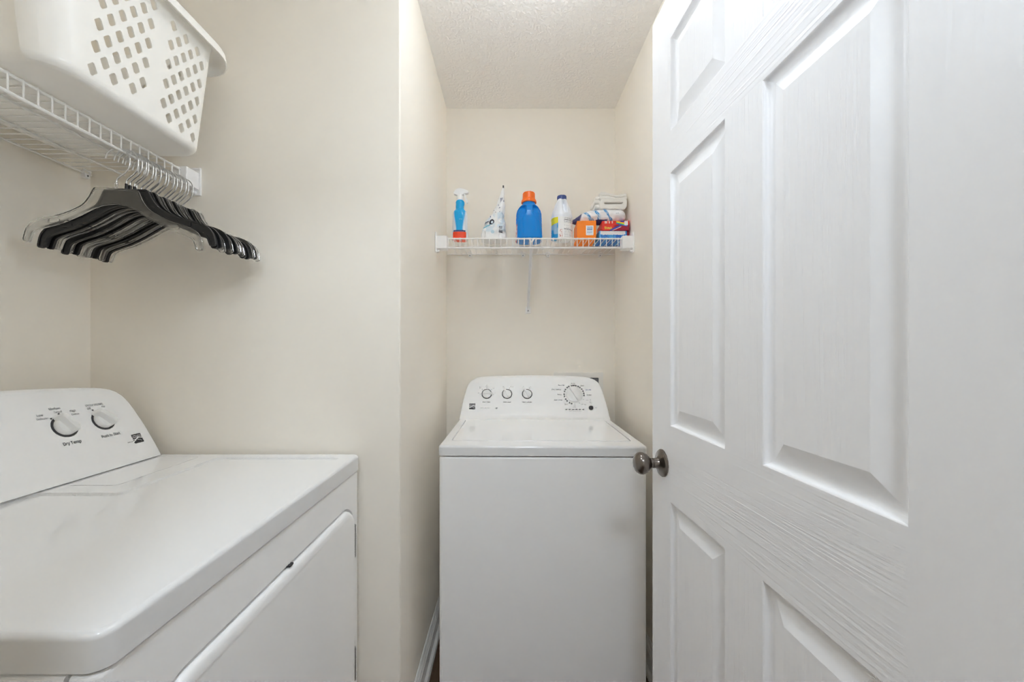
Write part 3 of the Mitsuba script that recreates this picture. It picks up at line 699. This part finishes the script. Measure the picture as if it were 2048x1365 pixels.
secs = [(0.0, 0, 0, 0.032, 0.024, 3), (0.003, 0, 0, 0.0355, 0.0265, 3), (0.03, 0, 0, 0.036, 0.027, 3), (0.10, 0, 0, 0.0352, 0.027, 2.8), (0.145, 0, 0, 0.0345, 0.0265, 2.6), (0.160, 0, 0, 0.0335, 0.0255, 2.4), (0.170, 0, 0, 0.029, 0.0235, 2.2), (0.177, 0, 0, 0.0215, 0.020, 2), (0.184, -0.001, 0, 0.0190, 0.0185, 2), (0.197, -0.001, 0, 0.0190, 0.0185, 2), (0.201, 0.0005, 0, 0.0205, 0.019, 2), (0.212, 0.0005, 0, 0.0205, 0.019, 2), (0.219, 0, 0, 0.0185, 0.018, 2), (0.222, 0, 0, 0.015, 0.015, 2)]
secs = [secs[0], (secs[1][0],) + secs[1][1:]] + [(0.945 * z - 0.031, cx * 0.945, cy, rx * 0.945, ry, n) for z, cx, cy, rx, ry, n in secs[3:]]
add('spray_bottle__body', rmesh([(z + DZ, cx + SX, cy + SY, rx, ry, n) for z, cx, cy, rx, ry, n in secs]), 'spray_print', 40)
add('spray_bottle__collar', xf(lathe([(0.015, 0.0), (0.0165, 0.001), (0.0165, 0.018), (0.0135, 0.024), (0.012, 0.030)], 28), frame((SX, SY, DZ - 0.031 + 0.2215 * 0.945), (0.945, 0, 0), (0, 0.945, 0), (0, 0, 0.945))), 'white_plastic', 35)
hd = Polygon([(-0.026, 0.251), (-0.029, 0.2535), (-0.0285, 0.258), (-0.022, 0.270), (-0.013, 0.276), (0.002, 0.278), (0.018, 0.274), (0.030, 0.270), (0.0395, 0.264), (0.0395, 0.2575), (0.034, 0.255), (0.020, 0.253), (0.012, 0.246), (-0.010, 0.246)])
hdm = ext(hd.buffer(-0.002).buffer(0.002, quad_segs=4), 0.021).translate((0, 0, -0.0105)).transform(xzM[:3])
add('spray_bottle__sprayer', xf(hdm, frame((SX, SY, DZ - 0.031), (0.945, 0, 0), (0, 0.945, 0), (0, 0, 0.945))), 'white_plastic', 30)
tr = LineString(bez([(0.019, 0.255, 0), (0.024, 0.243, 0), (0.028, 0.230, 0), (0.034, 0.214, 0)], 6)[:, :2]).buffer(0.0038)
add('spray_bottle__trigger', xf(ext(tr, 0.012).translate((0, 0, -0.006)).transform(xzM[:3]), frame((SX, SY, DZ - 0.031), (0.945, 0, 0), (0, 0.945, 0), (0, 0, 0.945))), 'white_plastic', 30)
lab('spray_bottle', 'blue spray bottle with white trigger head and red band, leftmost on the small shelf', 'spray bottle')

# plastic bag, twisted to a point
GX, GY = -0.062, 1.775
bs = [(0.0, -0.002, 0.052, 0.040, 4), (0.006, -0.001, 0.0575, 0.044, 4), (0.035, 0.0, 0.0585, 0.043, 3.6), (0.075, 0.0, 0.052, 0.037, 3.2), (0.10, 0.003, 0.0465, 0.031, 3), (0.135, 0.012, 0.036, 0.025, 2.6), (0.165, 0.0235, 0.0265, 0.018, 2.4), (0.195, 0.031, 0.020, 0.013, 2.2), (0.225, 0.0375, 0.0145, 0.009, 2), (0.255, 0.042, 0.009, 0.006, 2), (0.280, 0.0445, 0.0045, 0.0035, 2), (0.296, 0.0455, 0.0022, 0.002, 2)]
zz = np.linspace(0.026 / 0.945, 0.296, 60); B = np.array(bs)
secl = []
for z in zz:
    cx, rx, ry, nn = (np.interp(z, B[:, 0], B[:, k]) for k in (1, 2, 3, 4))
    secl.append(sup(GX + 0.945 * cx, GY + 0.02 * z, 0.945 * rx, ry, DZ + 0.945 * z - 0.026, nn, 72))
V = np.array(secl)
ctr = V.mean(1, keepdims=True)
q = V - ctr
amp = np.clip((zz - zz[0]) / 0.03, 0, 1)[:, None, None]
wr = (0.5 - np.abs(meshkit.fbm(V * [60, 60, 22] + 3, 3, 4) - 0.5) * 4) * 0.26 + (meshkit.fbm(V * [40, 40, 30] + 9, 2, 8) - 0.5) * 0.35 + (meshkit.noise(V * [140, 140, 60], 5) - 0.5) * 0.10
V = ctr + q * (1 + amp * wr[..., None])
bag = fixn(loft(list(V)))
def bag_col(p, n, uv):
    x, z = (p.x - GX) / 0.945, (p.z - DZ + 0.026) / 0.945
    c = mi.Color3f(0.80, 0.80, 0.80)
    nz = mikit.fbm(p.x * 70, p.z * 60, 2.0, 2)
    blue = mikit.smoothstep(0.50, 0.58, nz) * mikit.smoothstep(0.055, 0.07, z) * (1 - mikit.smoothstep(0.155, 0.17, z)) * mikit.smoothstep(0.0, 0.012, dr.abs(x - 0.012))
    c = mikit.mix(c, (0.45, 0.62, 0.75), blue * 0.55)
    sw = (1 - mikit.smoothstep(0.0025, 0.0035, dr.abs(z - 0.094 - 0.35 * (x + 0.03)))) * mikit.smoothstep(-0.055, -0.045, x) * (1 - mikit.smoothstep(-0.012, -0.008, x))
    c = mikit.mix(c, (0.20, 0.50, 0.62), sw)
    e = dr.square((x + 0.008) / 0.0115) + dr.square((z - 0.112 - 0.3 * (x + 0.008)) / 0.0125)
    e2 = dr.square((x + 0.007) / 0.0055) + dr.square((z - 0.110 - 0.3 * (x + 0.008)) / 0.007)
    oval = (1 - mikit.smoothstep(0.95, 1.05, e)) * mikit.smoothstep(0.9, 1.1, e2)
    c = mikit.mix(c, (0.012, 0.014, 0.03), oval)
    tx = (1 - mikit.smoothstep(0.003, 0.0036, dr.abs(z - 0.113 - 0.25 * (x + 0.03)))) * mikit.smoothstep(0.35, 0.45, mikit.cell_rand(x * 420)) * mikit.smoothstep(-0.050, -0.047, x) * (1 - mikit.smoothstep(-0.024, -0.022, x))
    c = mikit.mix(c, (0.05, 0.06, 0.12), tx)
    nb = (1 - mikit.smoothstep(0.004, 0.005, dr.abs(z - 0.138))) * mikit.smoothstep(0.4, 0.5, mikit.cell_rand(x * 300, 3)) * mikit.smoothstep(-0.034, -0.032, x) * (1 - mikit.smoothstep(-0.014, -0.012, x))
    c = mikit.mix(c, (0.08, 0.12, 0.30), nb)
    bar = mikit.smoothstep(0.45, 0.55, mikit.cell_rand(z * 1000, 5)) * mikit.smoothstep(0.0245, 0.0255, x) * (1 - mikit.smoothstep(0.042, 0.043, x)) * mikit.smoothstep(0.056, 0.057, z) * (1 - mikit.smoothstep(0.092, 0.093, z))
    c = mikit.mix(c, (0.05, 0.05, 0.07), bar)
    mk = 0.8 * mikit.smoothstep(0.70, 0.74, mikit.fbm(p.x * 170, p.z * 120, 8.0, 2)) * mikit.smoothstep(0.15, 0.165, z) * (1 - mikit.smoothstep(0.23, 0.24, z))
    c = mikit.mix(c, (0.04, 0.05, 0.15), mk)
    ring = (1 - mikit.smoothstep(0.9, 1.1, dr.square((x + 0.004) / 0.008) + dr.square((z - 0.062) / 0.008)))
    c = mikit.mix(c, (0.35, 0.55, 0.68), ring * 0.7)
    return mikit.mix(c, (0.02, 0.02, 0.03), mikit.smoothstep(0.282, 0.286, z))
scene['bag_print'] = pr(mikit.proc(bag_col), 0.28, specular=0.5)
add('plastic_bag', bag, 'bag_print', 50)
lab('plastic_bag', 'crumpled white plastic bag with printing, gathered to a point, right of the spray bottle', 'bag')

# detergent jug
JX, JY = 0.096, 1.778
js = [(0.0, 0.052, 0.052, 3.2), (0.004, 0.0605, 0.060, 3.4), (0.02, 0.0640, 0.063, 3.4), (0.06, 0.0625, 0.062, 3.2), (0.10, 0.0610, 0.060, 3), (0.14, 0.0605, 0.058, 2.9), (0.165, 0.0590, 0.056, 2.8), (0.182, 0.0545, 0.051, 2.6), (0.194, 0.0465, 0.044, 2.4), (0.202, 0.037, 0.037, 2.2), (0.208, 0.031, 0.031, 2), (0.218, 0.029, 0.029, 2)]
Bj = np.array(js); KJ, CJ = 0.947, 0.0335; z0j = CJ / KJ; zj = np.concatenate([z0j + np.array([0, 0.001, 0.003, 0.006]), np.linspace(z0j + 0.010, 0.218, 110)]); ij = np.interp(zj - z0j, [0, 0.001, 0.003, 0.006], [0.010, 0.005, 0.0015, 0])
jm = fixn(loft([sup(JX, JY, KJ * np.interp(z, Bj[:, 0], Bj[:, 1]) - q, np.interp(z, Bj[:, 0], Bj[:, 2]) - q, DZ + KJ * z - CJ, float(np.interp(z, Bj[:, 0], Bj[:, 3])), 200) for z, q in zip(zj, ij)]))
# finger hollows on both sides of the handle
def S_(t): t = np.clip(t, 0, 1); return t * t * (3 - 2 * t)
jv = jm.vertices.copy(); jx, jz = np.abs(jv[:, 0] - JX) / KJ, (jv[:, 2] - DZ + CJ) / KJ
zb = np.where(jx < 0.053, 0.150 - (jx - 0.016) * 1.03, 0.112)
hollow = S_((jx - 0.0135) / 0.006) * S_((jz - zb) / 0.007) * S_((0.199 - jz) / 0.012) * (jv[:, 1] < JY - 0.004) * S_((JY - jv[:, 1]) / 0.03)
jv[:, 1] += 0.024 * hollow
jm.vertices = jv
def jug_col(p, n, uv):
    x, z = (p.x - JX) / KJ, (p.z - DZ + CJ) / KJ
    c = mi.Color3f(0.003, 0.215, 0.66)
    st = mikit.smoothstep(0.0, 0.006, -(x + 0.0535)) * mikit.smoothstep(0.02, 0.022, z) * (1 - mikit.smoothstep(0.105, 0.11, z))
    pt = mikit.noise(p.z * 160, p.y * 160, 1.0)
    lc = mikit.mix((0.55, 0.08, 0.10), (0.75, 0.74, 0.76), mikit.smoothstep(0.4, 0.6, pt))
    return mikit.mix(c, lc, st)
scene['jug_plastic'] = pr(mikit.proc(jug_col), 0.18, specular=0.35)
scene['orange_plastic'] = pr((0.90, 0.16, 0.012), 0.3)
add('detergent_jug__body', jm, 'jug_plastic', 40)
cap = [(0.031, 0.0), (0.0355, 0.001), (0.0365, 0.006), (0.0350, 0.013), (0.0315, 0.016), (0.0300, 0.018)] + [(0.0290, 0.021), (0.0285, 0.046), (0.0262, 0.0495), (0.0235, 0.0505), (0.001, 0.0505)]
cm = lathe(cap, 72)
r_ = np.hypot(cm.vertices[:, 0], cm.vertices[:, 1]); a_ = np.arctan2(cm.vertices[:, 1], cm.vertices[:, 0])
ribs = 1 + 0.012 * np.sign(np.sin(a_ * 36)) * ((cm.vertices[:, 2] > 0.019) & (cm.vertices[:, 2] < 0.048))
cm.vertices[:, :2] *= ribs[:, None]
add('detergent_jug__cap', xf(cm, frame((JX, JY, DZ + 0.2165 * KJ - CJ), (KJ, 0, 0), (0, KJ, 0), (0, 0, KJ))), 'orange_plastic', 35)
lab('detergent_jug', 'large blue detergent jug with orange cap, at the middle of the small shelf', 'jug')

# bleach bottle
HX, HYb = 0.243, 1.770
hs = [(0.0, 0.044, 0.036, 2.6), (0.004, 0.0490, 0.041, 2.6), (0.02, 0.0495, 0.042, 2.4), (0.13, 0.0495, 0.042, 2.3), (0.152, 0.0490, 0.042, 2.2), (0.175, 0.0435, 0.039, 2.1), (0.20, 0.0345, 0.033, 2), (0.22, 0.0255, 0.0255, 2), (0.232, 0.0215, 0.0215, 2)]
Bh = np.array(hs); CH = 0.036; z0h = CH / KJ; zh = np.concatenate([z0h + np.array([0, 0.001, 0.003, 0.006]), np.linspace(z0h + 0.010, 0.232, 56)]); ih = np.interp(zh - z0h, [0, 0.001, 0.003, 0.006], [0.008, 0.004, 0.0012, 0])
hm = fixn(loft([sup(HX, HYb, KJ * np.interp(z, Bh[:, 0], Bh[:, 1]) - q, np.interp(z, Bh[:, 0], Bh[:, 2]) - q, DZ + KJ * z - CH, float(np.interp(z, Bh[:, 0], Bh[:, 3])), 80) for z, q in zip(zh, ih)]))
# sunken handle groove on the shoulder
vv = hm.vertices; zo = (vv[:, 2] - DZ + CH) / KJ; gx = (vv[:, 0] - HX - 0.004 - 0.15 * (0.222 - zo)) / 0.0075; gz = (zo - 0.194) / 0.030
dent = np.exp(-gx ** 4) * np.exp(-gz ** 4) * (vv[:, 1] < HYb)
vv[:, 1] += 0.022 * dent
hm.vertices = vv
def bleach_col(p, n, uv):
    x, z = (p.x - HX) / KJ, (p.z - DZ + CH) / KJ
    c = mi.Color3f(0.80, 0.82, 0.87)
    inl = mikit.smoothstep(0.030, 0.031, z) * (1 - mikit.smoothstep(0.139, 0.140, z))
    front = mikit.smoothstep(0.0, 0.002, 1775e-3 - p.y)
    white = mi.Color3f(0.84, 0.84, 0.84)
    lft = 1 - mikit.smoothstep(-0.0230, -0.0225, x)
    blue = mikit.mix((0.02, 0.28, 0.60), (0.30, 0.48, 0.66), mikit.smoothstep(0.45, 0.6, mikit.noise(p.x * 90, p.z * 50, 1.0)))
    yel = mikit.smoothstep(0.118, 0.119, z - 0.25 * x)
    blue = mikit.mix(blue, (0.80, 0.72, 0.03), yel)
    lc = mikit.mix(white, blue, lft)
    tz = z + 0.08 * dr.abs(x)
    rows = mikit.smoothstep(0.55, 0.6, mikit.cell_rand(dr.floor(tz * 420), 2)) * mikit.smoothstep(0.4, 0.5, mikit.noise(p.x * 900, dr.floor(tz * 420), 1.0))
    col = mikit.smoothstep(0.004, 0.0045, x) * (1 - mikit.smoothstep(0.044, 0.046, x))
    lc = mikit.mix(lc, (0.30, 0.31, 0.36), rows * col * 0.7)
    for zl in (0.127, 0.084):
        rule = (1 - mikit.smoothstep(0.0011, 0.0015, dr.abs(tz - zl)))
        lc = mikit.mix(lc, (0.10, 0.10, 0.14), rule * col)
    sm = mikit.smoothstep(0.62, 0.64, mikit.noise(p.x * 500, p.z * 260, 4.0)) * mikit.smoothstep(-0.019, -0.018, x) * (1 - mikit.smoothstep(-0.002, -0.001, x)) * (1 - mikit.smoothstep(0.080, 0.082, z))
    lc = mikit.mix(lc, (0.55, 0.25, 0.22), sm)
    return mikit.mix(c, lc, inl * front)
scene['bleach_print'] = pr(mikit.proc(bleach_col), 0.28, specular=0.5)
scene['navy_plastic'] = pr((0.03, 0.06, 0.22), 0.35)
add('bleach_bottle__body', hm, 'bleach_print', 50)
add('bleach_bottle__cap', xf(lathe([(0.020, 0.0), (0.0222, 0.001), (0.0222, 0.018), (0.0205, 0.0205), (0.001, 0.021)], 40), frame((HX, HYb, DZ + 0.2295 * KJ - CH), (KJ, 0, 0), (0, KJ, 0), (0, 0, KJ))), 'navy_plastic', 35)
lab('bleach_bottle', 'white bottle with dark blue screw cap and printed label, right of the blue jug', 'bottle')

# cartons
def carton(key, x0, x1, y0, y1, z0, z1, mat, rz, label, r=0.0015):
    c = ((x0 + x1) / 2, (y0 + y1) / 2, z0)
    m = rbox(x0 - c[0], x1 - c[0], y0 - c[1], y1 - c[1], 0, z1 - z0, r, 8)
    R = trimesh.transformations.rotation_matrix(math.radians(rz), (0, 0, 1)); R[:3, 3] = c
    add(key, xf(m, R), mat, 30)
    lab(key, label, 'box')
    return R
scene['orange_card'] = pr((0.95, 0.235, 0.008), 0.45)
R = carton('carton', 0.310, 0.394, 1.742, 1.86, DZ, 1.788, 'orange_card', -3, 'plain orange carton with a white barcode sticker, beside the bleach bottle')
del scene['carton']
add('carton__box', xf(rbox(-0.042, 0.042, -0.059, 0.059, 0, 0.0825, 0.0015, 8), R), 'orange_card', 30)
def code_col(p, n, uv):
    row = mikit.cell_rand(dr.floor((p.z) * 620), 1)
    inner = mikit.smoothstep(0.338, 0.3385, p.x) * 0 + 1
    return mikit.mix((0.82, 0.85, 0.92), (0.34, 0.42, 0.60), mikit.smoothstep(0.45, 0.55, row) * inner)
scene['barcode_blue'] = pr(mikit.proc(code_col), 0.5)
add('carton__sticker', xf(bx(-0.003, 0.030, -0.0596, -0.058, 0.018, 0.061), R), 'white_plastic')
add('carton__sticker__barcode', xf(bx(0.0015, 0.0255, -0.0599, -0.058, 0.0225, 0.0565), R), 'barcode_blue')

def blue_col(p, n, uv):
    x, z = p.x, p.z - DZ
    c = mi.Color3f(0.02, 0.14, 0.50)
    wv = mikit.noise(p.x * 260, 2.0, 3.0) * 0.006
    wh = mikit.smoothstep(0.0225, 0.0235, z + wv * 0.6) * mikit.smoothstep(0.410, 0.4105, x) * (1 - mikit.smoothstep(0.520, 0.5205, x)) * (1 - mikit.smoothstep(0.0375, 0.038, z))
    c = mikit.mix(c, (0.82, 0.80, 0.82), wh)
    g = mikit.smoothstep(0.5, 0.62, mikit.noise(p.x * 300, p.z * 60, 6.0)) * (1 - wh)
    return mikit.mix(c, (0.10, 0.42, 0.80), g * 0.8)
scene['blue_card'] = pr(mikit.proc(blue_col), 0.45)
carton('carton_001', 0.405, 0.528, 1.745, 1.87, DZ, 1.7445, 'blue_card', 0, 'flat blue and white carton lying under the red carton')
scene['maroon_card'] = pr((0.30, 0.008, 0.02), 0.45)
carton('carton_002', 0.5285, 0.5405, 1.752, 1.865, DZ, 1.7445, 'maroon_card', 0, 'narrow dark red carton standing between blue carton and right wall')
def red_col(p, n, uv):
    x, z = p.x - 0.420, p.z - 1.745
    low = (1 - mikit.smoothstep(0.024, 0.025, z - 0.05 * (x - 0.06)))
    c = mikit.mix((0.78, 0.035, 0.02), (0.34, 0.008, 0.035), low * mikit.smoothstep(0.040, 0.06, x))
    # rainbow ribbon
    s = z - 0.030 + 0.26 * (x - 0.075) - 0.9 * dr.square(x - 0.075)
    on = mikit.smoothstep(0.058, 0.060, x) * (1 - mikit.smoothstep(0.106, 0.108, x))
    for a, col in ((0.0075, (0.9, 0.30, 0.01)), (0.0035, (0.92, 0.75, 0.03)), (-0.0005, (0.10, 0.55, 0.12)), (-0.004, (0.05, 0.12, 0.55))):
        c = mikit.mix(c, col, on * (1 - mikit.smoothstep(0.0018, 0.0022, dr.abs(s - a))))
    s2 = z - 0.006 - 0.45 * (x - 0.045)
    on2 = mikit.smoothstep(0.030, 0.034, x) * (1 - mikit.smoothstep(0.078, 0.084, x))
    c = mikit.mix(c, (0.05, 0.07, 0.40), on2 * (1 - mikit.smoothstep(0.0035, 0.0042, dr.abs(s2))))
    c = mikit.mix(c, (0.80, 0.62, 0.62), on2 * (1 - mikit.smoothstep(0.0010, 0.0014, dr.abs(s2 + 0.006))))
    # white caption bars at the top left
    cap_ = mikit.smoothstep(0.5, 0.55, mikit.noise(x * 330, 1.0, 2.0)) * mikit.smoothstep(0.030, 0.031, z) * (1 - mikit.smoothstep(0.042, 0.0425, z)) * mikit.smoothstep(0.008, 0.009, x) * (1 - mikit.smoothstep(0.045, 0.046, x))
    c = mikit.mix(c, (0.90, 0.62, 0.58), cap_ * 0.8)
    pur = mikit.smoothstep(0.076, 0.078, x) * (1 - mikit.smoothstep(0.094, 0.096, x)) * mikit.smoothstep(0.0355, 0.0365, z)
    return mikit.mix(c, (0.05, 0.02, 0.35), pur)
scene['red_card'] = pr(mikit.proc(red_col), 0.4)
R = carton('carton_003', 0.420, 0.5385, 1.740, 1.862, 1.7448, 1.787, 'red_card', -2, 'red carton with rainbow stripes lying on the blue carton')
del scene['carton_003']
Rr = R
add('carton_003__box', xf(rbox(-0.0592, 0.0592, -0.061, 0.061, 0, 0.0422, 0.0015, 8), R), 'red_card', 30)
add('carton_003__price_label', xf(bx(0.037, 0.053, -0.0614, -0.0605, 0.022, 0.0405), R), 'white_plastic')
add('carton_003__lettering', xf(xf(text('Shout', 0.0105, True), frame((-0.034, -0.0611, 0.0115), (0.82, 0, 0), (0, 0, 1), (0, -1, 0))), R), 'green_ink' if False else 'lime_ink')
scene['lime_ink'] = pr((0.75, 0.72, 0.10), 0.5)

# patterned cloth bundle over the cartons
def cloth_bundle():
    ctrl = np.array([(0.296, 1.800, 1.800, 0.008), (0.318, 1.802, 1.806, 0.017), (0.345, 1.802, 1.8145, 0.025), (0.385, 1.800, 1.821, 0.0315), (0.430, 1.795, 1.822, 0.034), (0.475, 1.790, 1.820, 0.0325), (0.505, 1.785, 1.818, 0.029), (0.521, 1.783, 1.817, 0.021), (0.528, 1.782, 1.8165, 0.010)])
    P = bez(ctrl[:, :3], 8); rr = np.interp(np.linspace(0, 1, len(P)), np.linspace(0, 1, len(ctrl)), ctrl[:, 3])
    loops = []
    for k, (p, r) in enumerate(zip(P, rr)):
        a = np.arange(48) * 2 * PI / 48
        loops.append(np.stack([np.full(48, p[0]), p[1] + r * 1.35 * np.cos(a), p[2] + r * np.sin(a)], 1))
    V = np.array(loops); c = V.mean(1, keepdims=True)
    nz = (meshkit.fbm(V * [60, 60, 60], 3, 2) - 0.5) * 0.35
    V = c + (V - c) * (1 + nz[..., None])
    V[..., 2] = np.clip(V[..., 2], 1.7885, 1.8425 + 0.004 * (0.40 - np.minimum(V[..., 0], 0.40)) / 0.1)
    return fixn(loft(list(V)))
def cloth_col(p, n, uv):
    c = mi.Color3f(0.82, 0.82, 0.84)
    s = p.x * 1.0 + 0.55 * (p.z - 1.80)
    for ctr_, wd in ((0.372, 0.010), (0.412, 0.009), (0.455, 0.006)):
        band = 1 - mikit.smoothstep(wd * 0.8, wd, dr.abs(s - ctr_ + (mikit.noise(p.x * 60, p.z * 60, 2.0) - 0.5) * 0.010))
        pat = mikit.smoothstep(0.42, 0.5, mikit.noise(s * 420, p.z * 130 + p.y * 130, 3.0))
        c = mikit.mix(c, (0.06, 0.25, 0.55), band * pat)
        c = mikit.mix(c, (0.45, 0.66, 0.85), band * (1 - pat) * 0.6)
    navy = (1 - mikit.smoothstep(0.322, 0.330, p.x + 0.3 * (1.80 - p.z)))
    c = mikit.mix(c, (0.06, 0.06, 0.16), navy)
    nb2 = mikit.smoothstep(0.0, 0.003, 1.799 - p.z + 0.004 * mikit.noise(p.x * 80, 1.0, 1.0)) * mikit.smoothstep(0.39, 0.395, p.x) * (1 - mikit.smoothstep(0.44, 0.45, p.x))
    c = mikit.mix(c, (0.05, 0.06, 0.22), nb2)
    dt = mikit.smoothstep(0.9, 1.1, 0 * p.x)
    for dx_, dz_ in ((0.481, 1.822), (0.4885, 1.8225)):
        c = mikit.mix(c, (0.03, 0.06, 0.15), 1 - mikit.smoothstep(0.7, 1.1, (dr.square(p.x - dx_) + dr.square(p.z - dz_)) / 0.0018 ** 2))
    return c
scene['cloth_print'] = pr(mikit.proc(cloth_col), 0.7, sheen=0.3)
add('cloth_bundle', cloth_bundle(), 'cloth_print', 50)
lab('cloth_bundle', 'rolled white cloth with blue pattern lying across the orange and red cartons', 'cloth')

# folded white towel on top
def towel():
    def lump(poly): return poly.buffer(-0.003).buffer(0.003, quad_segs=5)
    low = bez([(0.413, 1.853, 0), (0.420, 1.846, 0), (0.450, 1.8435, 0), (0.485, 1.845, 0), (0.510, 1.8415, 0), (0.527, 1.850, 0), (0.531, 1.868, 0), (0.529, 1.886, 0), (0.515, 1.889, 0), (0.48, 1.886, 0), (0.445, 1.889, 0), (0.420, 1.889, 0), (0.410, 1.874, 0)], 5)[:, :2]
    slot = rrect(0.430, 0.512, 1.8665, 1.8735, 0.0034)
    l1 = Polygon(low).buffer(0).difference(slot)
    mid = Polygon(bez([(0.412, 1.889, 0), (0.409, 1.897, 0), (0.414, 1.905, 0), (0.44, 1.906, 0), (0.47, 1.900, 0), (0.50, 1.897, 0), (0.528, 1.903, 0), (0.533, 1.896, 0), (0.527, 1.8885, 0), (0.48, 1.8865, 0), (0.44, 1.8895, 0)], 5)[:, :2]).buffer(0)
    upp = Polygon(bez([(0.411, 1.906, 0), (0.409, 1.915, 0), (0.416, 1.922, 0), (0.436, 1.923, 0), (0.462, 1.915, 0), (0.495, 1.910, 0), (0.524, 1.917, 0), (0.531, 1.912, 0), (0.527, 1.9035, 0), (0.50, 1.8985, 0), (0.47, 1.9015, 0), (0.44, 1.9065, 0)], 5)[:, :2]).buffer(0)
    out = []
    for pg, y0, y1 in ((l1, 1.752, 1.87), (mid, 1.757, 1.868), (upp, 1.760, 1.866)):
        n = 10
        for a, b, ins in ((y0, y0 + 0.0015, 0.0028), (y0 + 0.0015, y0 + 0.004, 0.0012), (y0 + 0.004, y1, 0)):
            q = pg.buffer(-ins) if ins else pg
            out.append(tm(ext(q, b - a).transform(frame((0, b, 0), (1, 0, 0), (0, 0, 1), (0, -1, 0))[:3])))
    # side rolls seen at the left
    for x, y, z0, z1, k in ((0.392, 1.772, 1.8515, 1.8705, 0.006), (0.389, 1.768, 1.8715, 1.8885, 0.0055), (0.394, 1.774, 1.8895, 1.9045, 0.005)):
        q = rbox(x, 0.425, y, 1.868, z0, z1, k)
        q = q.subdivide().subdivide(); v = q.vertices.copy(); v[:, 2] += 0.004 * np.sin((v[:, 1] - 1.77) * 60 + z0 * 300) * (v[:, 0] < 0.41); q.vertices = v
        out.append(q)
    return cat(*out)
scene['towel_white'] = bump(pr((0.82, 0.80, 0.76), 0.85, sheen=0.4), lambda p, n, uv: mikit.noise(p.x * 900, p.y * 900, p.z * 900) * 0.0007, 1.0, 5e-4)
add('folded_towel', towel(), 'towel_white', 40)
lab('folded_towel', 'folded white towel on top of the patterned cloth at the right end of the shelf', 'towel')
